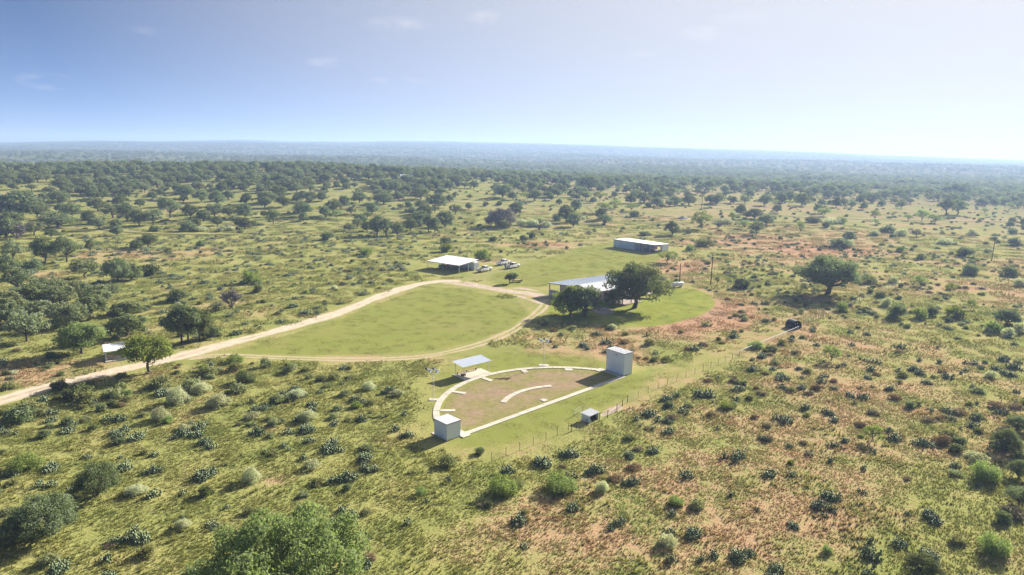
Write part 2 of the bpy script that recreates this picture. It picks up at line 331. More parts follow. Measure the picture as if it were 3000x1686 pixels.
class MB:
    def __init__(s): s.v = []; s.f = []
    def add(s, V, F):
        b = len(s.v); s.v += [tuple(v) for v in V]; s.f += [tuple(i + b for i in f) for f in F]; return s
    def box(s, x0, x1, y0, y1, z0, z1):
        return s.add([(x0, y0, z0), (x1, y0, z0), (x1, y1, z0), (x0, y1, z0), (x0, y0, z1), (x1, y0, z1), (x1, y1, z1), (x0, y1, z1)],
                     [(0, 3, 2, 1), (4, 5, 6, 7), (0, 1, 5, 4), (1, 2, 6, 5), (2, 3, 7, 6), (3, 0, 4, 7)])
    def hexa(s, P):   # eight corners: bottom 4 then top 4
        return s.add(P, [(0, 3, 2, 1), (4, 5, 6, 7), (0, 1, 5, 4), (1, 2, 6, 5), (2, 3, 7, 6), (3, 0, 4, 7)])
    def tube(s, pts, rad, n=6, cap=True):
        pts = [Vector(p) for p in pts]
        if isinstance(rad, (int, float)): rad = [rad] * len(pts)
        V = []; F = []
        for i, p in enumerate(pts):
            d = (pts[min(i + 1, len(pts) - 1)] - pts[max(i - 1, 0)]).normalized()
            a = d.cross(Vector((0, 0, 1)) if abs(d.z) < .9 else Vector((1, 0, 0))).normalized(); b = d.cross(a)
            for k in range(n):
                t = 2 * math.pi * k / n; V.append(p + (a * math.cos(t) + b * math.sin(t)) * rad[i])
        for i in range(len(pts) - 1):
            for k in range(n): F.append((i * n + k, i * n + (k + 1) % n, (i + 1) * n + (k + 1) % n, (i + 1) * n + k))
        if cap: F.append(tuple(range(n - 1, -1, -1))); F.append(tuple(range((len(pts) - 1) * n, len(pts) * n)))
        return s.add(V, F)
    def prism(s, poly, x0, x1):   # polygon in (y,z) pushed along x
        n = len(poly); V = [(x0, y, z) for y, z in poly] + [(x1, y, z) for y, z in poly]
        return s.add(V, [tuple(range(n - 1, -1, -1)), tuple(range(n, 2 * n))] + [(i, (i + 1) % n, n + (i + 1) % n, n + i) for i in range(n)])
    def slab(s, poly, z0, z1):    # polygon in (x,y) pushed along z
        n = len(poly); V = [(x, y, z0) for x, y in poly] + [(x, y, z1) for x, y in poly]
        a = sum(poly[i][0] * poly[(i + 1) % n][1] - poly[(i + 1) % n][0] * poly[i][1] for i in range(n))
        F = [tuple(range(n - 1, -1, -1)), tuple(range(n, 2 * n))] + [(i, (i + 1) % n, n + (i + 1) % n, n + i) for i in range(n)]
        if a < 0: F = [f[::-1] for f in F]
        return s.add(V, F)
    def mesh(s, name, mat, smooth=False): return mesh_np(name, s.v, s.f, mat, smooth)
    def obj(s, name, mat, parent=None, loc=None, rotz=None, smooth=False, bevel=0.):
        o = link(name, s.mesh(name, mat, smooth), parent, loc, rotz)
        if bevel:
            b = o.modifiers.new('bevel', 'BEVEL'); b.width = bevel; b.segments = 2; b.limit_method = 'ANGLE'
        return o
def ribbed(w, h, rib=.23, dep=.028, thick=.003):
    """a trapezoid-ribbed metal sheet in the local XZ plane, ribs towards -Y, from (0,0,0) to (w,0,h)"""
    n = max(1, round(w / rib)); st = w / n; prof = []
    for i in range(n):
        x = i * st; prof += [(x, 0), (x + st * .62, 0), (x + st * .72, -dep), (x + st * .90, -dep)]
    prof.append((w, 0)); m = MB(); k = len(prof)
    V = [(x, y, 0) for x, y in prof] + [(x, y, h) for x, y in prof] + [(x, y + thick, 0) for x, y in prof] + [(x, y + thick, h) for x, y in prof]
    F = []
    for i in range(k - 1):
        F += [(i, i + 1, k + i + 1, k + i), (2 * k + i + 1, 2 * k + i, 3 * k + i, 3 * k + i + 1), (k + i, k + i + 1, 3 * k + i + 1, 3 * k + i), (i + 1, i, 2 * k + i, 2 * k + i + 1)]
    F += [(0, k, 3 * k, 2 * k), (k - 1, 3 * k - 1, 4 * k - 1, 2 * k - 1)]
    return m.add(V, F)
def ribbed_run(name, parent, mat, P, U, Vv, L, h, pw=.92, rib=.23, dep=.028):
    """a row of ribbed sheets: origin P, along unit U (length L), up unit Vv (height h); each sheet a part"""
    P, U, Vv = Vector(P), Vector(U).normalized(), Vector(Vv).normalized(); Nn = U.cross(Vv)     # ribs on the -Y = outward side
    n = max(1, round(L / pw)); w = L / n; me = ribbed(w - .004, h, rib, dep).mesh(name, mat)
    for i in range(n):
        o = link(name, me, parent); q = P + U * (w * i)
        Mx = Matrix(((U.x, -Nn.x, Vv.x, q.x), (U.y, -Nn.y, Vv.y, q.y), (U.z, -Nn.z, Vv.z, q.z), (0, 0, 0, 1)))
        o.matrix_local = Mx

# ------------------------------------------------------------------ ground
DRY = [(2080, 925, 120, 38, .75), (2150, 890, 70, 45, .4), (1750, 1010, 160, 55, .28), (1960, 955, 110, 40, .45), (2420, 735, 150, 26, .55), (2150, 712, 150, 16, .4),
       (2020, 790, 80, 30, .4), (90, 1098, 190, 40, .7), (300, 1062, 60, 14, .25), (2350, 1350, 350, 140, .14), (2450, 1440, 160, 60, .22), (2000, 1400, 200, 80, .15),
       (1750, 1570, 420, 90, .2), (2300, 1560, 320, 100, .12), (810, 1410, 70, 22, .6), (150, 815, 110, 20, .6), (350, 750, 160, 24, .35), (600, 745, 160, 20, .3),
       (1600, 718, 90, 10, .6), (1440, 765, 60, 14, .5), (1150, 1050, 220, 12, .35), (1560, 1040, 90, 22, .3), (820, 1250, 60, 30, .3), (1870, 1190, 90, 40, .1),
       (2200, 850, 130, 50, -.35), (900, 1120, 320, 60, -.2), (1300, 1380, 330, 60, -.12), (400, 1350, 330, 110, -.12), (2900, 1500, 130, 160, -.15), (1050, 1600, 90, 40, .25), (1480, 1560, 110, 40, .25)]
def dryf(x, y, z=0.):
    u, v = pix(np.asarray(x, float), np.maximum(np.asarray(y, float), 20), z)
    d = .20 + .25 * sstep(1300, 2000, u) + .05 * sstep(700, 560, v)
    for (a, b, ra, rb, k) in DRY: d = d + k * np.exp(-((u - a) / ra) ** 2 - ((v - b) / rb) ** 2)
    return d
def add_attr(me, name, val):
    a = me.attributes.new(name, 'FLOAT', 'POINT'); a.data.foreach_set('value', np.asarray(val, np.float32).ravel())
rr = [4.]
while rr[-1] < 7500: rr.append(rr[-1] * (1.011 if rr[-1] > 45 else 1.12))
rr = np.array(rr); aa = np.radians(np.arange(-80, 80.01, .45))
X = np.outer(rr, np.sin(aa)); Y = np.outer(rr, np.cos(aa)); Z = gz(X, Y)
V = np.stack([X, Y, Z], -1).reshape(-1, 3); nA = len(aa); nR = len(rr)
i, j = np.meshgrid(np.arange(nR - 1), np.arange(nA - 1), indexing='ij'); b = (i * nA + j).ravel()
me = mesh_np('ground', V, np.stack([b, b + nA, b + nA + 1, b + 1], 1)[:, ::-1].copy(), 'pasture', True)
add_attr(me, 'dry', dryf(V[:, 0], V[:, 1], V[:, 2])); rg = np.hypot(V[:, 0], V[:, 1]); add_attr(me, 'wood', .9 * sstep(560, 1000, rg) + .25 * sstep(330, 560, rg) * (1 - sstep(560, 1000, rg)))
structure(link('ground', me))

def inpoly(px, py, poly):
    r = np.zeros(len(px), bool); n = len(poly)
    for i in range(n):
        x1, y1 = poly[i]; x2, y2 = poly[(i + 1) % n]
        c = ((y1 > py) != (y2 > py)); r ^= c & (px < (x2 - x1) * (py - y1) / (y2 - y1 + 1e-12) + x1)
    return r
def dpoly(px, py, poly):
    d = np.full(len(px), 1e9); n = len(poly)
    for i in range(n):
        a = np.array(poly[i]); b = np.array(poly[(i + 1) % n]); ab = b - a
        t = np.clip(((px - a[0]) * ab[0] + (py - a[1]) * ab[1]) / (ab @ ab + 1e-9), 0, 1)
        d = np.minimum(d, np.hypot(px - a[0] - t * ab[0], py - a[1] - t * ab[1]))
    return d
def smooth_closed(P, it=2):
    P = [np.array(p) for p in P]
    for _ in range(it):
        Q = []
        for i in range(len(P)):
            a, b = P[i], P[(i + 1) % len(P)]; Q += [a * .75 + b * .25, a * .25 + b * .75]
        P = Q
    return [tuple(p) for p in P]
K = 3000 / 2576.
def PX(pts, k=K): return [tuple(G(x * k, y * k)[:2]) for x, y in pts]
MOWN = []; LAWNS = []
def sheet(name, poly, mat, z, cell=1.0, soft=2.5):
    P = np.array(poly); x0, y0 = P.min(0) - cell; x1, y1 = P.max(0) + cell
    xs = np.arange(x0, x1, cell); ys = np.arange(y0, y1, cell); gx, gy = np.meshgrid(xs, ys, indexing='ij')
    ok = inpoly(gx.ravel(), gy.ravel(), poly).reshape(gx.shape)
    cellok = ok[:-1, :-1] & ok[1:, :-1] & ok[:-1, 1:] & ok[1:, 1:]
    idx = np.arange(gx.size).reshape(gx.shape); I, J = np.nonzero(cellok)
    F = np.stack([idx[I, J], idx[I + 1, J], idx[I + 1, J + 1], idx[I, J + 1]], 1)
    us, inv = np.unique(F, return_inverse=True); F = inv.reshape(F.shape)
    x, y = gx.ravel()[us], gy.ravel()[us]
    me = mesh_np(name, np.stack([x, y, gz(x, y) + z], 1), F, mat, True)
    add_attr(me, 'edge', np.clip(1 - dpoly(x, y, poly) / soft, 0, 1)); add_attr(me, 'dry', dryf(x, y))
    MOWN.append(poly)
    if mat in ('mown_lawn', 'yard_lawn'): LAWNS.append(poly)
    return structure(link(name, me))
def catmull(P, step):
    P = [Vector(p) for p in P]; Q = [P[0] * 2 - P[1]] + P + [P[-1] * 2 - P[-2]]; out = []
    for i in range(1, len(Q) - 2):
        p0, p1, p2, p3 = Q[i - 1:i + 3]; n = max(2, int((p2 - p1).length / step))
        for k in range(n):
            t = k / n; out.append(.5 * ((2 * p1) + (p2 - p0) * t + (2 * p0 - 5 * p1 + 4 * p2 - p3) * t * t + (3 * p1 - p0 - 3 * p2 + p3) * t ** 3))
    out.append(P[-1]); return out
ROADS = []
def ribbon(name, pts, width, mat, z, step=1.5, k=K, taper=0.):
    P = catmull([(a, b, 0) for a, b in PX(pts, k)], step); V = []; E = []; m = 11
    for i, p in enumerate(P):
        d = (P[min(i + 1, len(P) - 1)] - P[max(i - 1, 0)]).normalized(); nrm = Vector((d.y, -d.x, 0))
        w = width * (1 + .12 * math.sin(i * .31) + .08 * math.sin(i * .83 + 1)) * .5
        for s in range(m):
            e = -1 + 2 * s / (m - 1); q = p + nrm * (w * e)
            V.append((q.x, q.y, float(gz(q.x, q.y)) + z + (0.12 if math.hypot(q.x, q.y) > 300 else 0))); E.append(max(abs(e), 1 - min(i, len(P) - 1 - i) / 3. if min(i, len(P) - 1 - i) < 3 else 0))
    F = np.array([(i * m + s, i * m + s + 1, (i + 1) * m + s + 1, (i + 1) * m + s) for i in range(len(P) - 1) for s in range(m - 1)])
    V = np.array(V); me = mesh_np(name, V, F, mat, True)
    # keep faces looking up
    me.update()
    if sum(p.normal.z for p in me.polygons) < 0: me.flip_normals()
    add_attr(me, 'edge', E); add_attr(me, 'dry', dryf(V[:, 0], V[:, 1], V[:, 2])); ROADS.append((np.array([(p.x, p.y) for p in P]), width * .5))
    return structure(link(name, me))
# pixel lists below are on a 2576 wide view of the photograph
sheet('lawn', smooth_closed(PX([(545, 893), (640, 862), (750, 832), (860, 798), (960, 757), (1060, 722), (1140, 722), (1235, 740), (1310, 763), (1348, 787), (1325, 806), (1270, 838), (1190, 866), (1090, 884), (940, 896), (740, 897)])), 'mown_lawn', .006, 1.2, 2)
sheet('lawn', smooth_closed(PX([(1195, 700), (1290, 672), (1390, 640), (1480, 615), (1560, 603), (1680, 632), (1665, 668), (1560, 690), (1450, 700), (1390, 722), (1340, 728), (1240, 716)])), 'mown_lawn', .007, 1.6, 4)
sheet('yard_lawn', smooth_closed(PX([(1380, 752), (1480, 735), (1600, 735), (1700, 722), (1765, 727), (1812, 755), (1800, 785), (1730, 810), (1640, 828), (1540, 822), (1440, 812), (1360, 790)])), 'yard_lawn', .009, 1.0, 3)
sheet('lawn', smooth_closed(PX([(1050, 1000), (1085, 925), (1180, 880), (1330, 872), (1520, 890), (1640, 925), (1700, 965), (1600, 1030), (1430, 1105), (1300, 1150), (1190, 1168), (1060, 1125)])), 'mown_lawn', .006, .8, 7)
sheet('mown_strip', smooth_closed(PX([(1630, 930), (1700, 925), (1845, 868), (1985, 808), (2015, 822), (1880, 893), (1705, 975), (1650, 985)])), 'mown_lawn', .005, 1., 6)
ribbon('dirt_road', [(-160, 1052), (0, 1008), (150, 966), (310, 929), (430, 903), (560, 868), (700, 832), (850, 788), (950, 748), (1040, 719), (1110, 708), (1170, 708)], 5.0, 'caliche_road', .022)
ribbon('dirt_road', [(1100, 709), (1160, 713), (1220, 723), (1280, 733), (1340, 740), (1380, 752)], 8.5, 'gravel_yard', .018)
sheet('gravel_yard', smooth_closed(PX([(1270, 722), (1330, 722), (1385, 738), (1395, 765), (1350, 770), (1320, 755), (1275, 745)])), 'gravel_yard', .016, .8, 3)
ribbon('wheel_track', [(1375, 755), (1365, 775), (1335, 800), (1290, 832), (1220, 862), (1130, 886), (1040, 900), (900, 905), (720, 901), (560, 895), (455, 905)], 2.9, 'wheel_track', .014)
ribbon('wheel_track', [(1150, 706), (1220, 692), (1290, 666), (1370, 632), (1460, 612), (1550, 597), (1660, 580), (1800, 560)], 3.4, 'faint_track', .013)
ribbon('far_track', [(1090, 500), (1160, 508), (1270, 514), (1360, 517), (1440, 518), (1560, 513), (1680, 516), (1800, 524), (1900, 534), (2000, 545), (2200, 552), (2400, 556), (2640, 560)], 3.8, 'wheel_track', .1, 4)
ribbon('far_track', [(1480, 520), (1500, 540), (1470, 560), (1380, 565), (1300, 562)], 3.4, 'faint_track', .1, 3)
ribbon('far_track', [(150, 575), (250, 577), (400, 588), (600, 590)], 4., 'faint_track', .1, 4)

# ------------------------------------------------------------------ skeet field
FC = Vector((9.55, 100.52, 0))
def polar(r, a): return (FC.x + r * math.cos(R_(a)), FC.y + r * math.sin(R_(a)))
chord0 = Vector((-6.7, 90.15)); chord1 = Vector((20.35, 116.95))
infield = [polar(20.3, a) for a in range(200, 66, -4)] + [(18.2, 115.2), (-6.0, 91.2)]
sheet('infield', infield, 'infield_soil', .012, .5, 2.)
def arc_slabs(name, label, r0, r1, a0, a1, n, cat='walkway'):
    t = thing(name, label, cat, (*polar((r0 + r1) / 2, (a0 + a1) / 2), 0))
    me = None
    for k in range(n):
        b0 = a0 + (a1 - a0) * k / n; b1 = a0 + (a1 - a0) * (k + 1) / n; g = .03 / r0 * 57.3 * (1 if a1 > a0 else -1)
        P = [polar(r0, b0 + g), polar(r0, (b0 + b1) / 2), polar(r0, b1 - g), polar(r1, b1 - g), polar(r1, (b0 + b1) / 2), polar(r1, b0 + g)]
        MB().slab([(x - t.location.x, y - t.location.y) for x, y in P], -.05, .09 + .006 * (k % 2)).obj('slab', 'concrete', t)
    return t
arc_slabs('walkway', 'long pale concrete walkway curving around the back of the half-moon field', 20.4, 21.4, 199, 70, 26)
arc_slabs('walkway', 'short curved concrete strip in the middle of the reddish field', 10.5, 11.4, 167, 103, 8)
# straight walkway along the chord, with the joint in the middle
t = thing('walkway', 'straight concrete walkway running between the two metal houses', 'walkway', (chord0.x, chord0.y, 0), math.atan2(chord1.y - chord0.y, chord1.x - chord0.x))
L = (chord1 - chord0).length; n = 20
for k in range(n):
    MB().box(L * k / n + .015, L * (k + 1) / n - .015, -.46, .46, -.05, .105 + .008 * math.sin(k * 2.1)).obj('slab', 'concrete', t)
# shooting stations: spurs towards the field's middle
NTH = ['second', 'third', 'fourth', 'fifth', 'sixth']
DESC = ['just beyond the low house', 'between the low house and the open shelter', 'in front of the open shelter', 'right of the open shelter', 'nearest the tall house on the arc']
for k in range(5):
    a = 183.75 - 24.27 * k; d = Vector((-math.cos(R_(a)), -math.sin(R_(a))))
    x, y = polar(20.33, a)
    t = thing('station_pad', 'concrete shooting pad branching off the curved walkway ' + DESC[k], 'concrete pad', (x, y, 0), math.atan2(d.y, d.x), 'shooting pads along the walkway')
    ln = (2.3, 2.2, 2.3, 1.6, 1.2)[k]; w = (.46, .44, .46, .5, .7)[k]
    MB().box(0, ln, -w, w, -.05, .085).obj('slab', 'concrete', t, bevel=.015)
t = thing('station_pad', 'small square concrete pad beside the straight walkway midpoint', 'concrete pad', (5.5, 104.4, 0), R_(44), 'shooting pads along the walkway')
MB().box(-.5, .5, -.5, .5, -.05, .085).obj('slab', 'concrete', t, bevel=.015)
def field_house(name, label, o, er, w, d, h, slabs, hatch=None):
    t = thing(name, label, 'shed', (o[0], o[1], 0), math.atan2(er[1], er[0]))
    pd = MB()
    for q in slabs: pd.box(*q)
    pd.obj('concrete_apron', 'concrete', t)
    ribbed_run('wall_panel', t, 'wall_sheet', (0, 0, .04), (1, 0, 0), (0, 0, 1), w, h - .04, .78, .2)             # right-hand wall
    ribbed_run('wall_panel', t, 'wall_sheet', (0, d, .04), (0, -1, 0), (0, 0, 1), d, h - .04, .86, .2)            # wall towards the left
    ribbed_run('wall_panel', t, 'wall_sheet', (w, 0, .04), (0, 1, 0), (0, 0, 1), d, h - .04, .86, .2)
    ribbed_run('wall_panel', t, 'wall_sheet', (w, d, .04), (-1, 0, 0), (0, 0, 1), w, h - .04, .78, .2)
    for x, y in ((0, 0), (w, 0), (0, d), (w, d)): MB().box(x - .035, x + .035, y - .035, y + .035, 0, h).obj('corner_trim', 'white_sheet', t)
    ov = .09
    ribbed_run('roof_panel', t, 'white_sheet', (-ov, -ov, h + .05), (1, 0, 0), (0, 1, 0), w + 2 * ov, d + 2 * ov, .8, .2, .02)
    e = MB().box(-ov, w + ov, -ov - .015, -ov, h - .06, h + .05).box(-ov, w + ov, d + ov, d + ov + .015, h - .06, h + .05).box(-ov - .015, -ov, -ov, d + ov, h - .06, h + .05).box(w + ov, w + ov + .015, -ov, d + ov, h - .06, h + .05)
    e.obj('roof_trim', 'brown_trim', t)
    if hatch:
        y0, y1, z0, z1 = hatch
        MB().box(-.06, -.034, y0, y1, z0, z1).obj('hatch', 'shaded_white_sheet', t)
        MB().box(-.10, -.03, y0 - .05, y1 + .05, z1, z1 + .05).obj('hatch_hood', 'dark_steel', t)
    return t
field_house('low_house', 'squat pale metal box house at the near end of the walkway', (-8.62, 88.13), (.72, .69), 2.36, 2.8, 2.45,
            [(2.30, 3.75, -.75, 3.6, -.05, .115), (-.1, 2.29, 2.85, 3.5, -.05, .11)])
field_house('high_house', 'tall pale ribbed metal house at the far end of the walkway', (20.33, 117.2), (.77, .64), 2.2, 4.25, 4.1,
            [(-1.15, -.045, -.1, 4.3, -.05, .115), (-1.9, -.05, 4.31, 5.5, -.05, .112)], (1.55, 2.15, 3.1, 3.55))
# open shelter beside the walkway
sh = thing('open_shelter', 'open metal shade roof on four thin posts over a concrete slab', 'shelter', (-8.1, 113.9, 0), math.atan2(.66, .75))
MB().box(-.35, 5.9, -.55, 3.0, -.05, .12).obj('slab', 'concrete', sh, bevel=.02)
for x, y, h in ((.05, .1, 2.28), (5.5, .1, 2.28), (.05, 2.62, 2.52), (5.5, 2.62, 2.52)): MB().tube([(x, y, .1), (x, y, h)], .045, 8).obj('post', 'steel_post', sh)
for y, z in ((.1, 2.26), (2.62, 2.50)): MB().box(-.3, 5.9, y - .04, y + .04, z, z + .09).obj('beam', 'steel_post', sh)
vv = Vector((0, 3.25, .30)); ribbed_run('roof_panel', sh, 'galvanised_roof', (-.45, -.25, 2.33), (1, 0, 0), vv, 6.5, vv.length, .72, .24, .03)
bn = thing('bench', 'low plank bench along the back edge of the shade roof slab', 'bench', sh.matrix_basis @ Vector((.4, 2.55, .12)), sh.rotation_euler.z)
MB().box(0, 4.6, 0, .3, .36, .41).obj('seat', 'plank_wood', bn)
for x in (.1, 2.2, 4.3): MB().box(x, x + .08, .03, .27, 0, .36).obj('leg', 'dark_steel', bn)
tb = thing('gear_box', 'small brown box lying on the slab under the shade roof', 'box', sh.matrix_basis @ Vector((.95, 1.5, .12)), .5)
MB().box(-.42, .42, -.22, .22, 0, .22).obj('case', 'brown_trim', tb, bevel=.02); MB().box(-.44, .44, -.24, .24, .22, .26).obj('lid', 'brown_trim', tb); MB().box(-.12, .12, -.27, -.24, .1, .15).obj('handle', 'dark_steel', tb)
def light_mast(o, label, pad):
    t = thing('light_mast', label, 'light mast', (o[0], o[1], 0), 0, 'lattice light masts of the field')
    MB().slab(pad, -.05, .1).obj('concrete_pad', 'concrete', t)
    H = 4.5; ds = [(.17 * math.cos(a), .17 * math.sin(a)) for a in (R_(90), R_(210), R_(330))]
    for x, y in ds: MB().tube([(x, y, .08), (x, y, H)], .016, 5).obj('upright', 'galv_pipe', t)
    lc = MB()
    for k in range(13):
        z0 = .15 + k * .33
        for i in range(3):
            a, b = ds[i], ds[(i + 1) % 3]; lc.tube([(a[0], a[1], z0), (b[0], b[1], z0 + .33)], .006, 3); lc.tube([(a[0], a[1], z0), (b[0], b[1], z0)], .006, 3)
    lc.obj('lattice', 'galv_pipe', t)
    MB().box(-.75, .75, -.04, .04, H, H + .08).obj('cross_arm', 'galv_pipe', t)
    for x in (-.5, .62):
        d = Vector((.84, -.42, -.34)).normalized(); c = Vector((x, 0, H + .3))
        f = MB().tube([c - d * .62, c - d * .30], .13, 10).tube([c - d * .30, c - d * .1, c + d * .10, c + d * .16], [.15, .25, .38, .42], 16)
        lamp = f.obj('floodlight', 'white_paint', t)
        MB().tube([c + d * .165, c + d * .175], .39, 16).obj('lens', 'lamp_glass', lamp)
        MB().tube([c - d * .9, c - d * .63], .17, 8).obj('ballast', 'lamp_body', lamp)
        MB().box(c.x - .03, c.x + .03, -.03, .03, H + .05, H + .35).obj('bracket', 'dark_steel', lamp)
    return t
light_mast((-12.29, 103.9), 'thin lattice mast with two floodlights left of the shade roof', [(-.75, -.7), (1.15, -.55), (1.3, .35), (-.7, .4)])
light_mast((6.2, 122.5), 'thin lattice mast with two floodlights behind the curved walkway', [(-1.0, -.45), (1.0, -.55), (.85, .55), (-.85, .55)])
# small shed with the open front below the field
hu = thing('animal_shed', 'small white shed with ribbed lean-to roof and dark open front', 'shed', (11.83, 95.28, 0), math.atan2(1.63, 1.5))
w, d = 2.2, 1.5
ribbed_run('wall_panel', hu, 'white_sheet', (0, d, 0), (0, -1, 0), (0, 0, 1), d, 1.16, .75, .25, .015)
ribbed_run('wall_panel', hu, 'white_sheet', (w, 0, 0), (0, 1, 0), (0, 0, 1), d, 1.16, .75, .25, .015)
ribbed_run('wall_panel', hu, 'white_sheet', (w, d, 0), (-1, 0, 0), (0, 0, 1), w, 1.24, .75, .25, .015)
MB().box(.04, w - .04, .35, .37, 0, 1.1).obj('painted_inner_shade', 'shade_and_ash_dark', hu)  # dark sheet added behind the open front to paint the shade inside
MB().box(.04, w - .04, .02, .05, 1.0, 1.12).obj('lintel', 'brown_trim', hu)
for x in (.0, w - .06): MB().box(x, x + .06, -.05, .0, 0, 1.14).obj('corner_post', 'white_paint', hu)
vv = Vector((0, 1.8, .12)); ribbed_run('roof_panel', hu, 'white_sheet', (-.12, -.18, 1.16), (1, 0, 0), vv, w + .24, vv.length, .62, .31, .045)
bk = thing('feed_bucket', 'white bucket standing in the dark front of the small shed', 'bucket', hu.matrix_basis @ Vector((.35, .12, 0)))
MB().tube([(0, 0, 0), (0, 0, .4)], [.13, .17], 12).obj('body', 'white_paint', bk); MB().tube([(-.17, 0, .38), (-.12, 0, .5), (0, 0, .55), (.12, 0, .5), (.17, 0, .38)], .008, 4).obj('handle', 'dark_steel', bk)
gp = [(13.7, 99.4), (13.45, 97.1), (15.4, 98.5), (18.5, 101.7), (17.5, 103.3), (16.2, 102.5)]
o = sheet('gravel_strip', smooth_closed(gp), 'gravel_yard', .016, .3, .6)
pn = thing('pipe_pen', 'little pale pipe pen behind the small shed', 'pen', (*G(1680.5, 1221)[:2], 0))
pa, pb = Vector(pn.location), G(1706.5, 1206); c0 = hu.matrix_basis @ Vector((0, d + .1, 0)); c1 = hu.matrix_basis @ Vector((w, d + .1, 0))
for p in (pa, pb): MB().tube([p - pa, p - pa + Vector((0, 0, 1.0))], .035, 6).obj('post', 'galv_pipe', pn)
for a, b in ((pa, pb), (pa, c0), (pb, c1)):
    for z in (.35, .65, .97): MB().tube([a - pa + Vector((0, 0, z)), b - pa + Vector((0, 0, z))], .014 if z < .9 else .022, 5).obj('rail', 'galv_pipe', pn)
# fences
def fence(name, label, pts, gap, h, postmat, wires, rail=None, pr=.03, cat='fence'):
    P = [Vector(p) for p in pts]; o = P[0].copy(); t = thing(name, label, cat, o)
    Q = []
    for i in range(len(P) - 1):
        n = max(1, round((P[i + 1] - P[i]).length / gap))
        for k in range(n): Q.append(P[i].lerp(P[i + 1], k / n))
    Q.append(P[-1])
    Q = [Vector((q.x, q.y, float(gz(q.x, q.y)))) for q in Q]
    pm = MB().tube([(0, 0, -.15), (0, 0, h)], pr, 5).mesh('post', postmat)
    for q in Q:
        o2 = link('post', pm, t, q - o); o2.rotation_euler = (random.uniform(-.05, .05), random.uniform(-.05, .05), random.random() * 3)
    for z in wires: MB().tube([q - o + Vector((0, 0, z)) for q in Q], .006, 3, False).obj('wire', 'dark_steel', t)
    if rail:
        for z, rr_, mt in rail: MB().tube([q - o + Vector((0, 0, z)) for q in Q], rr_, 6).obj('rail', mt, t)
    return t
g2 = lambda u, v: Vector((*G(u, v)[:2], 0))
fence('wire_fence', 'wire fence on thin rusty posts running from the scrub up to the small shed', [g2(1440, 1352), g2(1600, 1290), g2(1665, 1262)], 2.6, 1.2, 'rust_steel', (.35, .75, 1.1))
fence('pipe_fence', 'dark pipe fence on short black posts in front of the small shed', [Vector((8.9, 92.3, 0)), Vector((9.67, 92.94, 0)), Vector((11.36, 94.28, 0))], 1.9, 1.15, 'black_plastic', (.4, .75), [(1.0, .03, 'rust_steel')], .055)
fence('pipe_fence', 'rusty pipe fence on dark posts along the gravel strip', [Vector((13.4, 96.2, 0)), Vector((14.83, 97.54, 0)), Vector((16.64, 100.2, 0)), g2(1838, 1180)], 2.6, 1.25, 'rust_steel', (.35, .7), [(1.1, .028, 'rust_steel')], .055)
fence('wire_fence', 'wire fence leading from the gravel strip to the white pipe rail', [g2(1838, 1180), g2(1955, 1128), g2(2060, 1088), g2(2165, 1046)], 2.8, 1.25, 'rust_steel', (.35, .75, 1.1))
fence('wire_fence', 'thin wire fence running on uphill beyond the black domed shelter', [g2(2352, 952), g2(2480, 902), g2(2640, 832)], 3.2, 1.25, 'rust_steel', (.35, .75, 1.1))
wf = fence('pipe_rail_fence', 'white pipe rail on low posts leading to the black domed shelter', [Vector((45.9, 131.9, 0)), Vector((66.1, 152.3, 0))], 4.2, .78, 'galv_pipe', (.3,), [(.78, .055, 'tank_white'), (.42, .02, 'galv_pipe')], .035)
fence('wire_fence', 'wire fence at the edge of the yard lawn beyond the big shading oak', [g2(2030, 838), g2(2085, 850), g2(2112, 880)], 3., 1.2, 'rust_steel', (.35, .7, 1.05))
fence('pen_fence', 'grey pipe pen in the pasture beyond the workshop', [g2(2085, 690), g2(2185, 692), g2(2262, 704), g2(2350, 684)], 4., 1.4, 'pole_wood', (.4,), [(.75, .04, 'pole_wood'), (1.15, .05, 'pole_wood')], .08)
# black domed shelter at the end of the rail
dm = thing('domed_shelter', 'black domed plastic shelter with open front at the end of the white rail', 'shelter', (65.7, 154.2, 0), math.atan2(1.1, 2.7))
arc = [(1.4 * math.cos(a) * (1 if abs(math.cos(a)) < .98 else 1), .55 + 1.3 * math.sin(a)) for a in np.linspace(0, math.pi, 15)]
out = [(1.4, 0)] + arc + [(-1.4, 0)]; inn = [(x * .95, z * .95 if z > .01 else 0) for x, z in out]
m_ = MB(); k = len(out)
V = [(x, -1, z) for x, z in out] + [(x, 1.2, z) for x, z in out] + [(x, -1, z) for x, z in inn] + [(x, 1.15, z) for x, z in inn]
F = []
for i in range(k - 1): F += [(i + 1, i, k + i, k + i + 1), (2 * k + i, 2 * k + i + 1, 3 * k + i + 1, 3 * k + i), (i, i + 1, 2 * k + i + 1, 2 * k + i)]
F += [tuple(range(k, 2 * k)), tuple(range(4 * k - 1, 3 * k - 1, -1))]
m_.add(V, F).obj('shell', 'black_plastic', dm)
rim = [(x, -1.0, z) for x, z in out]; MB().tube(rim, .05, 6).obj('rim', 'black_plastic', dm)
MB().box(-1.2, 1.2, -.9, -.8, .05, .3).obj('trough', 'machine_dark', dm)
for x in (-.35, .35): MB().box(x - .06, x + .06, -.83, -.78, 1.0, 1.3).obj('bracket', 'white_paint', dm)

# ------------------------------------------------------------------ buildings
def frame(name, label, cat, o, e1):
    return thing(name, label, cat, (o[0], o[1], 0), math.atan2(e1[1], e1[0]))
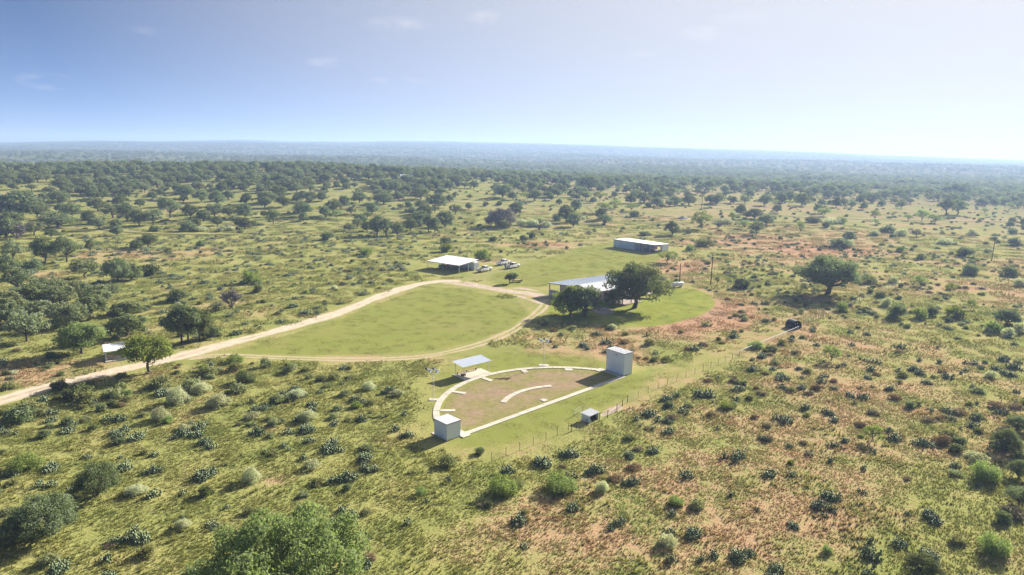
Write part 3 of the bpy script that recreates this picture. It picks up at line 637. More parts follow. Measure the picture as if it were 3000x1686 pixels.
# lodge: local x along the ridge, local -y towards the camera
lg = frame('lodge', 'long low lodge with grey and white metal roof behind the yard oaks', 'lodge', (16.2, 179.7), (.79, .613))
a = Vector((0, 9.35, -.8)); ribbed_run('roof_panel', lg, 'galvanised_roof', (-.6, 0, 4.0), (1, 0, 0), Vector((0, 9.35, -.75)), 29.6, math.hypot(9.35, .75), .93, .31, .03)
ribbed_run('roof_panel', lg, 'white_sheet', (29.0, -.02, 4.0), (-1, 0, 0), Vector((0, -6.3, -1.0)), 27.0, math.hypot(6.3, 1.0), .93, .31, .02)
ribbed_run('roof_panel', lg, 'white_sheet', (14.2, -12, 3.1), (0, 1, 0), Vector((-3.65, 0, .5)) * -1 if False else Vector((-3.65, 0, .62)), 6.4, math.hypot(3.65, .62), .9, .31, .02)
ribbed_run('roof_panel', lg, 'white_sheet', (6.9, -5.6, 3.1), (0, -1, 0), Vector((3.65, 0, .62)), 6.4, math.hypot(3.65, .62), .9, .31, .02)
MB().box(-.6, 29, -.12, .12, 4.02, 4.06).obj('ridge_cap', 'galvanised_roof', lg)
MB().box(-.63, -.6, 0, 9.35, 3.0, 3.9).hexa([(-.66, 0, 3.8), (-.6, 0, 3.8), (-.6, 9.35, 3.05), (-.66, 9.35, 3.05), (-.66, 0, 3.98), (-.6, 0, 3.98), (-.6, 9.35, 3.23), (-.66, 9.35, 3.23)])
MB().hexa([(-.68, 0, 3.8), (-.61, 0, 3.8), (-.61, 9.35, 3.05), (-.68, 9.35, 3.05), (-.68, 0, 3.98), (-.61, 0, 3.98), (-.61, 9.35, 3.23), (-.68, 9.35, 3.23)]).obj('fascia', 'brown_trim', lg)
MB().box(2.0, 29.0, -6.37, -6.3, 2.82, 2.98).obj('fascia', 'brown_trim', lg)
MB().box(6.85, 14.2, -12.08, -12.01, 2.92, 3.08).obj('fascia', 'brown_trim', lg)
MB().box(6.78, 6.86, -12.0, -6.4, 2.92, 3.08).obj('fascia', 'brown_trim', lg)
MB().box(3.0, 28.3, -4.6, 8.2, 0, 2.9).obj('wall', 'stone_wall', lg)
MB().prism([(-4.6, 2.905), (8.2, 2.905), (8.2, 3.05), (0, 3.78), (-4.6, 3.05)], 3.0, 28.3).obj('gable_wall', 'stone_wall', lg)
for x in (5., 9.5, 16, 20.5, 25):
    f = MB().box(x, x + 1.5, -4.68, -4.605, .9, 2.1).obj('window', 'white_paint', lg); MB().box(x + .08, x + 1.42, -4.70, -4.685, .98, 2.02).obj('pane', 'window_glass', f)
for x in (7.4, 18.6):
    f = MB().box(x, x + 1.0, -4.67, -4.605, 0, 2.1).obj('door', 'brown_trim', lg); MB().tube([(x + .85, -4.72, 1.0), (x + .85, -4.72, 1.12)], .02, 6).obj('handle', 'chrome', f)
for y0 in (.5, 4.5):
    f = MB().box(2.92, 2.995, y0, y0 + 1.6, .9, 2.1).obj('window', 'white_paint', lg); MB().box(2.90, 2.915, y0 + .08, y0 + 1.52, .98, 2.02).obj('pane', 'window_glass', f)
for x, y, h in ((-.2, 9.0, 3.1), (-.2, 4.5, 3.45), (-.2, .3, 3.8), (2.4, -6.1, 2.85), (7.2, -11.7, 2.95), (10.5, -11.7, 2.95), (13.9, -11.7, 2.95), (20, -6.1, 2.85), (28.7, -6.1, 2.85)):
    MB().box(x - .09, x + .09, y - .09, y + .09, 0, h).obj('porch_post', 'pole_wood', lg)
MB().box(1.6, 28.9, -6.6, -4.61, -.05, .14).box(6.5, 14.6, -12.4, -6.61, -.05, .15).obj('porch_floor', 'patio_stone', lg)
MB().box(.0, 2.9, -1, 8.5, -.05, .13).obj('side_porch_floor', 'patio_stone', lg)
sw = frame('stone_wall', 'low pinkish stone wall with pale cap at the left end of the lodge', 'wall', lg.matrix_basis @ Vector((-1.9, 7.0, 0)), (.613, -.79))
k = 0
for r in range(7):                       # coursed stone blocks
    x = -.25 * (r % 2)
    while x < 6.8:
        ln = random.uniform(.45, .8); x0, x1 = max(0, x), min(6.8, x + ln)
        if x1 - x0 > .12 and not (2.2 < (x0 + x1) / 2 < 3.2 and r in (2, 3, 4)):
            MB().box(x0 + .012, x1 - .012, -.3 - random.uniform(0, .03), .3, r * .25, r * .25 + .235).obj('stone', 'stone_wall', sw)
        x += ln
MB().box(0.02, 6.78, -.25, .27, 0, 1.74).obj('core', 'stone_wall', sw); MB().box(-.1, 6.9, -.4, .4, 1.752, 1.88).obj('cap', 'concrete', sw)
MB().box(2.25, 3.15, -.29, -.255, .52, 1.25).obj('niche_shade', 'shade_and_ash_dark', sw)  # dark panel standing in for shade inside the wall opening
pt = thing('patio', 'flagstone patio with the fire ring in front of the lodge', 'patio', (22.8, 167.5, 0))
PP = [Vector(p) for p in ((19.3, 168.4), (22.5, 162.9), (26.3, 166.2), (25.0, 172.4))]
n = 6
for i in range(n):
    for j in range(n):
        q = []
        for du, dv in ((0, 0), (1, 0), (1, 1), (0, 1)):
            u, v = (i + du + (.025 if du == 0 else -.025)) / n, (j + dv + (.025 if dv == 0 else -.025)) / n
            p = PP[0].lerp(PP[1], u).lerp(PP[3].lerp(PP[2], u), v); q.append((p.x - 22.8, p.y - 167.5))
        MB().slab(q, -.03, .1 + random.uniform(0, .02)).obj('flagstone', 'patio_stone', pt)
fp = thing('fire_pit', 'round stone fire ring standing on the flagstone patio', 'fire pit', (22.7, 168.8, .11))
for r in range(2):
    for k in range(16):
        a0 = 2 * math.pi * (k + .5 * r) / 16; a1 = a0 + 2 * math.pi / 16 - .03
        MB().slab([(1.2 * math.cos(a0), 1.2 * math.sin(a0)), (1.2 * math.cos(a1), 1.2 * math.sin(a1)), (.85 * math.cos(a1), .85 * math.sin(a1)), (.85 * math.cos(a0), .85 * math.sin(a0))], r * .23, r * .23 + .22).obj('stone', 'stone_wall', fp)
MB().tube([(0, 0, 0), (0, 0, .12)], .84, 16).obj('ash_bed', 'shade_and_ash_dark', fp)
def picnic_table(o, rz, label, s=1.):
    t = thing('picnic_table', label, 'table', o, rz)
    for k in range(5): MB().box(-.9 * s, .9 * s, (-.37 + k * .15) * s, (-.24 + k * .15) * s, .72, .76).obj('plank', 'plank_wood', t)
    for y in (-.72, .58): MB().box(-.9 * s, .9 * s, y * s, (y + .16) * s, .42, .46).obj('bench_plank', 'plank_wood', t)
    for x in (-.65, .65):
        for sg in (-1, 1): MB().tube([(x * s, sg * .6 * s, 0), (x * s, sg * .2 * s, .72)], .035, 4).obj('leg', 'plank_wood', t)
        MB().box(x * s - .02, x * s + .02, -.7 * s, .7 * s, .37, .42).obj('brace', 'plank_wood', t)
    return t
# carport
cp = frame('carport', 'wide white-roofed open carport beside the parked pickups', 'carport', (-28.3, 224.6), (.81, -.586))
vv = Vector((0, 10.2, .75)); ribbed_run('roof_panel', cp, 'white_sheet', (-.1, -.35, 2.62), (1, 0, 0), vv, 14.2, vv.length, .95, .31, .02)
MB().box(-.1, 14.1, -.40, -.36, 2.48, 2.64).obj('fascia', 'brown_trim', cp)
MB().hexa([(14.1, -.35, 2.46), (14.15, -.35, 2.46), (14.15, 9.8, 3.2), (14.1, 9.8, 3.2), (14.1, -.35, 2.63), (14.15, -.35, 2.63), (14.15, 9.8, 3.37), (14.1, 9.8, 3.37)]).obj('fascia', 'brown_trim', cp)
for x in (.1, 6.9, 13.8):
    MB().tube([(x, 0, 0), (x, 0, 2.6)], .08, 8).obj('post', 'white_paint', cp)
MB().tube([(13.8, 4.6, 0), (13.8, 4.6, 2.95)], .08, 8).obj('post', 'white_paint', cp)
MB().tube([(.1, 5, 0), (.1, 5, 2.98)], .08, 8).obj('post', 'white_paint', cp)
ct = frame('shipping_container', 'white ribbed shipping container under the back of the carport', 'container', cp.matrix_basis @ Vector((2.0, 7.3, 0)), (.81, -.586))
ribbed_run('side_panel', ct, 'shaded_white_sheet', (0, 0, .1), (1, 0, 0), (0, 0, 1), 12.1, 2.4, 1.0, .28, .04)  # side under the roof: shade is painted into this white sheet
ribbed_run('side_panel', ct, 'white_sheet', (12.1, 2.4, .1), (-1, 0, 0), (0, 0, 1), 12.1, 2.4, 1.0, .28, .04)
ribbed_run('end_panel', ct, 'white_sheet', (0, 2.4, .1), (0, -1, 0), (0, 0, 1), 2.4, 2.4, 1.2, .28, .04)
for y in (0.02, 1.21):
    dr = MB().box(12.1, 12.14, y, y + 1.17, .1, 2.5).obj('door', 'white_sheet', ct)
    for dy in (.25, .9): MB().tube([(12.18, y + dy, .15), (12.18, y + dy, 2.45)], .025, 6).obj('lock_rod', 'galv_pipe', dr)
    for z in (.8, 1.6): MB().box(12.141, 12.155, y + .03, y + 1.14, z, z + .05).obj('rib', 'shaded_white_sheet', dr)
for x in (0, 12.06):
    for y in (-.05, 2.35): MB().box(x, x + .1, y, y + .1, 0, 2.62).obj('corner_post', 'white_sheet', ct)
MB().box(0, 12.15, 0.0, 2.4, 2.5, 2.6).obj('top', 'white_sheet', ct)
def wheel(name, parent, c, r, w, ax='Y', tyre='tyre'):
    o = link(name, None, parent, c)
    d = Vector((0, 1, 0)) if ax == 'Y' else Vector((1, 0, 0))
    MB().tube([d * -w / 2, d * -w / 2 * .8, d * w / 2 * .8, d * w / 2], [r * .86, r, r, r * .86], 20).obj('tyre', tyre, o)
    MB().tube([d * (-w / 2 - .005), d * (w / 2 + .005)], r * .62, 14).obj('rim', 'rim', o)
    return o
tr = frame('tractor', 'dark tractor parked deep under the carport roof', 'tractor', cp.matrix_basis @ Vector((4.0, 3.6, 0)), (.81, -.586))
MB().box(.2, 2.3, -.32, .32, .75, 1.35).obj('bonnet', 'red_paint', tr, bevel=.06); MB().box(-1.2, .2, -.45, .45, .6, .95).obj('chassis', 'machine_dark', tr); MB().box(-.75, -.3, -.28, .28, .95, 1.5).obj('seat', 'machine_dark', tr)
for x, y, r, w in ((-.9, -.75, .7, .4), (-.9, .75, .7, .4), (1.8, -.6, .42, .25), (1.8, .6, .42, .25)): wheel('wheel', tr, (x, y, r), r, w)
MB().tube([(0, 0, 1.0), (-.25, 0, 1.45)], .03, 6).tube([(-.36, 0, 1.40), (-.30, 0, 1.43)], .2, 12).obj('steering_wheel', 'machine_dark', tr)
at_ = frame('utility_vehicle', 'low dark utility vehicle in the shade beside the tractor', 'utility vehicle', cp.matrix_basis @ Vector((9.2, 4.6, 0)), (.81, -.586))
MB().box(-1.3, 1.3, -.6, .6, .35, .75).obj('body', 'machine_dark', at_, bevel=.05); MB().box(-1.3, -.2, -.65, .65, .75, 1.0).obj('cargo_bed', 'machine_dark', at_)
MB().box(-.15, .25, -.55, .55, .76, 1.15).obj('seat', 'black_plastic', at_); fr = MB()
for x in (-.2, .75):
    fr.tube([(x, -.6, .75), (x * .8, -.5, 1.85), (x * .8, .5, 1.85), (x, .6, .75)], .03, 6)
fr.obj('roll_cage', 'dark_steel', at_)
for x in (-.85, .9):
    for y in (-.6, .6): wheel('wheel', at_, (x, y, .32), .32, .26)
for k, (x, y) in enumerate(((11.3, 6.6), (12.5, 6.7))):
    o = thing('spare_tyre', ('left' if k == 0 else 'right') + ' one of two black tyres leaning on the container', 'tyre', cp.matrix_basis @ Vector((x, y, .5)), cp.rotation_euler.z, 'tyres against the container')
    wheel('wheel', o, (0, 0, 0), .5, .28)
# workshop
ws = frame('workshop', 'long white metal workshop with closed left half and open right bays', 'workshop', (42.2, 284.2), (.655, -.756))
ribbed_run('wall_panel', ws, 'shaded_white_sheet', (0, 0, .05), (1, 0, 0), (0, 0, 1), 11, 3.15, .92, .31, .03)  # front wall of the white shop, its shade painted into the colour
ribbed_run('wall_panel', ws, 'white_sheet', (0, 9.5, .05), (0, -1, 0), (0, 0, 1), 9.5, 2.9, .95, .31, .03)
ribbed_run('wall_panel', ws, 'white_sheet', (21, 5.2, .05), (0, 1, 0), (0, 0, 1), 4.3, 2.75, .86, .31, .03)
ribbed_run('wall_panel', ws, 'white_sheet', (21, 9.5, .05), (-1, 0, 0), (0, 0, 1), 4.0, 2.85, .95, .31, .03)
ribbed_run('wall_panel', ws, 'white_sheet', (15.5, 9.5, .05), (-1, 0, 0), (0, 0, 1), 15.5, 2.85, .95, .31, .03)
ribbed_run('wall_panel', ws, 'white_sheet', (17, 9.5, 1.3), (-1, 0, 0), (0, 0, 1), 1.5, 1.6, .75, .31, .03)
ribbed_run('wall_panel', ws, 'shaded_white_sheet', (11, .1, .05), (0, 1, 0), (0, 0, 1), 9.3, 2.9, .93, .31, .03)
vv = Vector((0, 10.1, -.35)); ribbed_run('roof_panel', ws, 'white_sheet', (-.2, -.35, 3.36), (1, 0, 0), vv, 21.4, vv.length, .93, .31, .02)
MB().box(-.2, 21.2, -.40, -.36, 3.2, 3.38).obj('fascia', 'brown_trim', ws)
for x in (14.3, 17.6, 20.9): MB().box(x - .08, x + .08, .05, .21, 0, 3.2).obj('post', 'rust_steel', ws)
dr = MB().box(2.1, 3.1, -.07, -.032, .05, 2.2).obj('door', 'white_sheet', ws); MB().tube([(2.95, -.11, 1.0), (2.95, -.11, 1.15)], .02, 6).obj('handle', 'dark_steel', dr)
MB().box(11.2, 20.9, -2.6, 9.3, -.04, .08).obj('floor', 'patio_stone', ws)
def clutter(name, label, cat, loc, parts, rz=.0):
    o = thing(name, label, cat, ws.matrix_basis @ Vector(loc), ws.rotation_euler.z + rz)
    for nm, mt, b in parts: MB().box(*b).obj(nm, mt, o)
    return o
clutter('chest_freezer', 'pale blue chest freezer in the first open workshop bay', 'freezer', (11.9, 1.2, .08), [('body', 'shop_clutter_blue', (0, 1.3, 0, .7, 0, .85)), ('lid', 'white_paint', (-.02, 1.32, -.02, .72, .86, .95))])
clutter('tool_cabinet', 'tall pale cabinet standing against the workshop back wall', 'cabinet', (14.5, 3.5, .08), [('body', 'white_sheet', (0, 1.5, 0, .7, 0, 1.95)), ('door', 'shop_clutter_blue', (.05, .72, -.03, -.003, .1, 1.85)), ('door', 'shop_clutter_blue', (.78, 1.45, -.03, -.003, .1, 1.85))])
clutter('workbench', 'dark workbench with drawers in the open workshop', 'workbench', (15.0, 1.6, .08), [('top', 'plank_wood', (0, 1.9, 0, .7, .85, .92)), ('drawer_unit', 'machine_dark', (.05, .8, .05, .65, 0, .85)), ('leg', 'dark_steel', (1.75, 1.85, .05, .15, 0, .85)), ('leg', 'dark_steel', (1.75, 1.85, .55, .65, 0, .85))])
clutter('plastic_drum', 'white drum on the workshop floor by the middle post', 'drum', (14.0, 1.0, .08), [('base', 'white_paint', (0, .5, 0, .5, 0, .1)), ('body', 'tank_white', (.03, .47, .03, .47, .1, .75))])
mw = frame('riding_mower', 'dark riding mower parked in the right workshop bay', 'mower', ws.matrix_basis @ Vector((19.0, 2.2, .08)), (.655, -.756))
MB().box(-.2, .8, -.3, .3, .35, .8).obj('hood', 'machine_dark', mw, bevel=.05); MB().box(-.8, -.2, -.4, .4, .3, .5).obj('deck', 'red_paint', mw); MB().box(-.75, -.4, -.25, .25, .5, .95).obj('seat', 'black_plastic', mw)
for x, y, r in ((-.6, -.45, .28), (-.6, .45, .28), (.6, -.4, .2), (.6, .4, .2)): wheel('wheel', mw, (x, y, r), r, .18)
# picnic pavilion by the road
pv = frame('picnic_pavilion', 'small white-roofed picnic shelter on a slab beside the dirt road', 'shelter', (-74.3, 119.8), (.83, .557))
MB().box(-.1, 3.35, -.1, 3.25, -.05, .14).obj('slab', 'concrete', pv, bevel=.02)
for x, y, h in ((.15, .35, 2.0), (3.1, .35, 2.0), (.15, 3.0, 2.35), (3.1, 3.0, 2.35)): MB().box(x - .05, x + .05, y - .05, y + .05, .1, h).obj('post', 'white_paint', pv)
for y, z in ((.35, 1.98), (3.0, 2.33)): MB().box(-.1, 3.35, y - .04, y + .04, z, z + .1).obj('beam', 'white_paint', pv)
vv = Vector((0, 3.7, .5)); ribbed_run('roof_panel', pv, 'white_sheet', (-.2, -.15, 2.04), (1, 0, 0), vv, 3.7, vv.length, .92, .23, .02)
MB().hexa([(-.25, -.15, 1.95), (-.21, -.15, 1.95), (-.21, 3.55, 2.45), (-.25, 3.55, 2.45), (-.25, -.15, 2.07), (-.21, -.15, 2.07), (-.21, 3.55, 2.57), (-.25, 3.55, 2.57)]).obj('fascia', 'brown_trim', pv)
picnic_table(pv.matrix_basis @ Vector((.95, 1.35, .14)), pv.rotation_euler.z + .25, 'wooden picnic table under the small white roadside shelter', .62)
# small ranch wagon beside the twin tree
wg = thing('flat_wagon', 'weathered flat wagon with one axle beside the small twin tree', 'trailer', (1.6, 203.9, 0), .05)
for k in range(6): MB().box(-1.5, 1.5, -.75 + k * .25, -.52 + k * .25, .62, .68).obj('plank', 'plank_wood', wg)
MB().box(-1.5, 1.5, -.8, -.74, .45, .62).box(-1.5, 1.5, .74, .8, .45, .62).obj('frame', 'rust_steel', wg); MB().tube([(-1.5, 0, .5), (-2.5, 0, .35)], .05, 6).obj('drawbar', 'rust_steel', wg)
MB().box(1.42, 1.5, -.75, .75, .68, .95).obj('end_board', 'yellow_paint', wg)
for y in (-.85, .85): wheel('wheel', wg, (.75, y, .36), .36, .2)
# propane tank
pg = thing('propane_tank', 'white propane tank on short legs beyond the yard oak', 'tank', (49.4, 200.1, 0), math.atan2(2.3, 4.4))
prof = [(-2.3, .05), (-2.25, .3), (-2.05, .5), (-1.7, .58), (1.7, .58), (2.05, .5), (2.25, .3), (2.3, .05)]
MB().tube([(x, 0, .95) for x, r in prof], [r for x, r in prof], 18).obj('body', 'tank_white', pg, smooth=True)
MB().tube([(0, 0, 1.5), (0, 0, 1.68)], .2, 10).obj('valve_dome', 'tank_white', pg)
for x in (-1.3, 1.3): MB().box(x - .12, x + .12, -.45, .45, 0, .52).obj('leg', 'concrete', pg)
# far barn and limestone heap
p = G(1192, 527); fb = thing('far_barn', 'tiny pale-roofed barn among the distant dark oaks', 'barn', p, .1)
MB().box(-5, 5, -3, 3, 0, 2.8).obj('wall', 'stone_wall', fb)
for sgn in (-1, 1): MB().hexa([(-5.4, sgn * 3.5, 2.7), (5.4, sgn * 3.5, 2.7), (5.4, 0, 4.2), (-5.4, 0, 4.2), (-5.4, sgn * 3.5, 2.8), (5.4, sgn * 3.5, 2.8), (5.4, 0, 4.3), (-5.4, 0, 4.3)]).obj('roof', 'white_sheet', fb)
p = G(2000, 641); lh = []
for i in range(9):
    for k in range(14):
        r = i / 8; a = 2 * math.pi * k / 14; lh.append((p.x + 4.2 * r * math.cos(a) * random.uniform(.85, 1.15), p.y + 2.4 * r * math.sin(a) * random.uniform(.85, 1.15), p.z - .1 + 1.6 * (1 - r) ** .8 * random.uniform(.8, 1.1)))
F = [(i * 14 + k, (i + 1) * 14 + k, (i + 1) * 14 + (k + 1) % 14, i * 14 + (k + 1) % 14) for i in range(8) for k in range(14)]
tag(link('limestone_heap', mesh_np('limestone_heap', lh, F, 'limestone')), 'white limestone heap in the pasture beyond the workshop', 'rock heap')
# utility poles
def pole(u, v, h, label, arm=True):
    p = G(u, v); t = thing('utility_pole', label, 'pole', p, math.atan2(.5, 1))
    MB().tube([(0, 0, -.3), (0, 0, h * .5), (0, 0, h)], [.16, .14, .11], 8).obj('shaft', 'pole_wood', t)
    if arm:
        MB().box(-.06, .06, -.75, .75, h - .45, h - .33).obj('cross_arm', 'pole_wood', t)
        for y in (-.65, .65): MB().tube([(0, y, h - .33), (0, y, h - .15)], .045, 6).obj('insulator', 'machine_dark', t)
    MB().tube([(0, 0, h), (0, 0, h + .16)], .05, 6).obj('insulator', 'machine_dark', t)
pole(1990, 836, 6.6, 'short reddish utility pole rising behind the white propane tank', False)
pole(2082, 836, 9.4, 'bare utility pole right of the propane tank above the dark bush', False)
pole(2055, 617, 10.2, 'distant utility pole beside the far track beyond the pen')
pole(2905, 766, 9.2, 'lone utility pole near the right edge of the pasture', False)
pole(1535, 556, 10.5, 'far utility pole in front of the distant dark oaks')
for k, (u, v, h) in enumerate(((2270, 1060, 0),)): pass

# ------------------------------------------------------------------ vehicles
def pickup(o, heading, label, rear_open=True):
    t = thing('pickup_truck', label, 'pickup', (o[0], o[1], 0), heading, 'white pickups parked near the carport')
    # x forward, y left; length 5.8
    w = .98
    side = [(-.62, .48), (2.95, .48), (2.95, .95), (2.85, 1.12), (1.55, 1.22), (1.35, 1.22), (-.62, 1.22)]
    m_ = MB(); n = len(side)
    V = [(x, -w + (.06 if z > 1.1 else 0), z) for x, z in side] + [(x, w - (.06 if z > 1.1 else 0), z) for x, z in side]
    m_.add(V, [tuple(range(n)), tuple(range(2 * n - 1, n - 1, -1))] + [(i, n + i, n + (i + 1) % n, (i + 1) % n) for i in range(n)])
    body = m_.obj('body', 'white_paint', t, bevel=.05)
    cab = MB().hexa([(-.6, -.9, 1.21), (1.5, -.9, 1.21), (1.5, .9, 1.21), (-.6, .9, 1.21), (-.42, -.72, 1.88), (.72, -.72, 1.88), (.72, .72, 1.88), (-.42, .72, 1.88)]).obj('cab', 'white_paint', t, bevel=.06)
    MB().hexa([(.86, -.68, 1.78), (.80, -.66, 1.82), (.80, .66, 1.82), (.86, .68, 1.78), (1.42, -.80, 1.28), (1.44, -.82, 1.25), (1.44, .82, 1.25), (1.42, .80, 1.28)])
    # glass set just proud of the cab faces
    def pane(P, nm='window'): MB().add(P, [(0, 1, 2, 3)]).obj(nm, 'window_glass', cab)
    pane([(1.45, -.78, 1.28), (1.45, .78, 1.28), (.80, .66, 1.84), (.80, -.66, 1.84)], 'windscreen')
    pane([(-.585, .76, 1.34), (-.585, -.76, 1.34), (-.465, -.66, 1.80), (-.465, .66, 1.80)], 'rear_window')
    for sg in (-1, 1):
        y0, y1 = sg * .895, sg * .755
        for x0, x1, xt0, xt1 in ((-.46, .30, -.36, .28), (.36, 1.28, .34, .68)):
            P = [(x0, y0 - sg * .012, 1.29), (x1, y0 - sg * .012, 1.29), (xt1, y1 + sg * .004, 1.79), (xt0, y1 + sg * .004, 1.79)]
            pane(P if sg < 0 else P[::-1], 'side_window')
    # load bed
    for sg in (-1, 1): MB().box(-2.75, -.62, sg * .98 - (.09 if sg > 0 else 0), sg * .98 + (0 if sg > 0 else .09), .48, 1.2).obj('bed_side', 'white_paint', t, bevel=.03)
    MB().box(-2.74, -.63, -.88, .88, .5, .68).obj('bed_floor', 'machine_dark', t)
    tg = MB().box(-2.83, -2.755, -.86, .86, .55, 1.18).obj('tailgate', 'white_paint', t, bevel=.02); MB().box(-2.85, -2.832, -.14, .14, .98, 1.05).obj('handle', 'black_plastic', tg)
    MB().box(-3.0, -2.84, -.95, .95, .4, .56).obj('rear_bumper', 'chrome', t, bevel=.03); MB().box(2.96, 3.08, -.95, .95, .42, .62).obj('front_bumper', 'chrome', t, bevel=.03)
    MB().box(2.955, 3.0, -.6, .6, .66, .95).obj('grille', 'black_plastic', t)
    for sg in (-1, 1):
        MB().box(2.90, 2.985, sg * .78 - .15, sg * .78 + .15, .74, .94).obj('headlight', 'lamp_glass', t)
        MB().box(-2.80, -2.752 + .02, sg * .93 - .06, sg * .93 + .055, .72, 1.12).obj('tail_light', 'tail_light', t)
        MB().box(1.12, 1.24, sg * 1.08 - .1, sg * 1.08 + .1, 1.22, 1.42).obj('mirror', 'black_plastic', t)
        for x in (-1.72, 1.95):
            MB().tube([(x, sg * .905, .42), (x, sg * .985, .42)], .47, 18).obj('wheel_arch', 'black_plastic', t)
            wheel('wheel', t, (x, sg * .87, .4), .4, .27)
    return t
tk1 = pickup((-9.15, 221.0), math.atan2(.82, .62), 'white pickup parked nearest the carport and container')
tk2 = pickup((.15, 228.6), math.atan2(.82, .60), 'front white pickup of the pair with people around its bed')
tk3 = pickup((-3.1, 235.2), math.atan2(.82, .60), 'white pickup half hidden behind another pickup')

# ------------------------------------------------------------------ people
def person(o, rz, label, shirt, legs, arm=.25):
    t = thing('person', label, 'person', o, rz, 'people beside the pickups')
    J = {'pel': ((0, 0, .95), .15), 'w': ((0, 0, 1.12), .135), 'ch': ((0, 0, 1.34), .165), 'nk': ((0, 0, 1.50), .065), 'hd': ((.02, 0, 1.62), .098), 'tp': ((.015, 0, 1.72), .085)}
    E = [('pel', 'w'), ('w', 'ch'), ('ch', 'nk'), ('nk', 'hd'), ('hd', 'tp')]
    for s, sg in (('l', 1), ('r', -1)):
        fw = arm if sg > 0 else arm * .4
        J.update({s + 'hip': ((0, sg * .10, .90), .105), s + 'kn': ((.03 * sg, sg * .12, .50), .068), s + 'an': ((-.02 + .03 * sg, sg * .12, .09), .045), s + 'to': ((.15, sg * .14, .04), .038),
                  s + 'sh': ((0, sg * .20, 1.42), .068), s + 'el': ((.02, sg * .27, 1.14), .048), s + 'wr': ((fw, sg * .25, .95), .032), s + 'pa': ((fw + .05, sg * .24, .88), .030)})
        E += [('pel', s + 'hip'), (s + 'hip', s + 'kn'), (s + 'kn', s + 'an'), (s + 'an', s + 'to'), ('ch', s + 'sh'), (s + 'sh', s + 'el'), (s + 'el', s + 'wr'), (s + 'wr', s + 'pa')]
        for q, (dx, dy, dz, ln) in enumerate(((.035, .028, -.03, .8), (.02, .022, -.08, 1.), (.02, .008, -.09, 1.05), (.02, -.008, -.085, 1.), (.02, -.022, -.07, .85))):
            J[s + 'f%d' % q] = ((fw + .05 + dx * ln, sg * (.24 + dy), .88 + dz * ln), .009); E.append((s + 'pa', s + 'f%d' % q))
    ks = list(J); me = bpy.data.meshes.new('body'); me.from_pydata([J[k][0] for k in ks], [(ks.index(a), ks.index(b)) for a, b in E], [])
    for mt in (shirt, 'denim', 'skin'): me.materials.append(MATS[mt])
    b = link('body', me, t); sk = b.modifiers.new('skin', 'SKIN'); lay = me.skin_vertices[0].data if me.skin_vertices else None
    if lay is None:
        bm = bmesh.new(); bm.from_mesh(me); bm.verts.layers.skin.verify(); bm.to_mesh(me); bm.free(); lay = me.skin_vertices[0].data
    for i, k in enumerate(ks): lay[i].radius = (J[k][1],) * 2; lay[i].use_root = (k == 'pel')
    b.modifiers.new('sub', 'SUBSURF').levels = 1
    dg = bpy.context.evaluated_depsgraph_get(); ev = bpy.data.meshes.new_from_object(b.evaluated_get(dg)); b.modifiers.clear(); b.data = ev
    ev.materials.clear()
    for mt in (shirt, legs, 'skin'): ev.materials.append(MATS[mt])
    for p in ev.polygons:
        c = p.center; p.use_smooth = True
        p.material_index = 2 if (c.z > 1.5 or (abs(c.y) > .2 and c.z < 1.0 and c.z > .7)) else (1 if c.z < .98 else 0)
    hr = MB(); pts = [(-.02, 0, 1.60), (-.01, 0, 1.70), (.0, 0, 1.77), (.0, 0, 1.80)]; hr.tube(pts, [.085, .108, .09, .03], 10).obj('hair', 'hair', t, smooth=True)
    for sg in (-1, 1):
        MB().box(.105, .118, sg * .035 - .012, sg * .035 + .012, 1.635, 1.65).obj('eye', 'hair', t)
        MB().box(.0, .03, sg * .098 - .01, sg * .098 + .01, 1.59, 1.65).obj('ear', 'skin', t)
    MB().hexa([(.10, -.015, 1.59), (.135, -.012, 1.59), (.135, .012, 1.59), (.10, .015, 1.59), (.10, -.008, 1.635), (.112, -.005, 1.635), (.112, .005, 1.635), (.10, .008, 1.635)]).obj('nose', 'skin', t)
    MB().box(.098, .112, -.025, .025, 1.555, 1.565).obj('mouth', 'tail_light', t)
    return t
T2 = tk2.matrix_basis
person(T2 @ Vector((-3.35, .75, 0)), tk2.rotation_euler.z + .2, 'person in a blue shirt standing at the tailgate of the front pickup', 'shirt_blue', 'denim', .3)
person(T2 @ Vector((-1.15, .1, .68)), tk2.rotation_euler.z - 1.4, 'person in a blue shirt standing up in the pickup bed', 'shirt_blue', 'denim', .15)
person(T2 @ Vector((-2.0, 1.45, 0)), tk2.rotation_euler.z - 1.5, 'person in a dark shirt standing between the two pickups', 'shirt_dark', 'denim', .35)

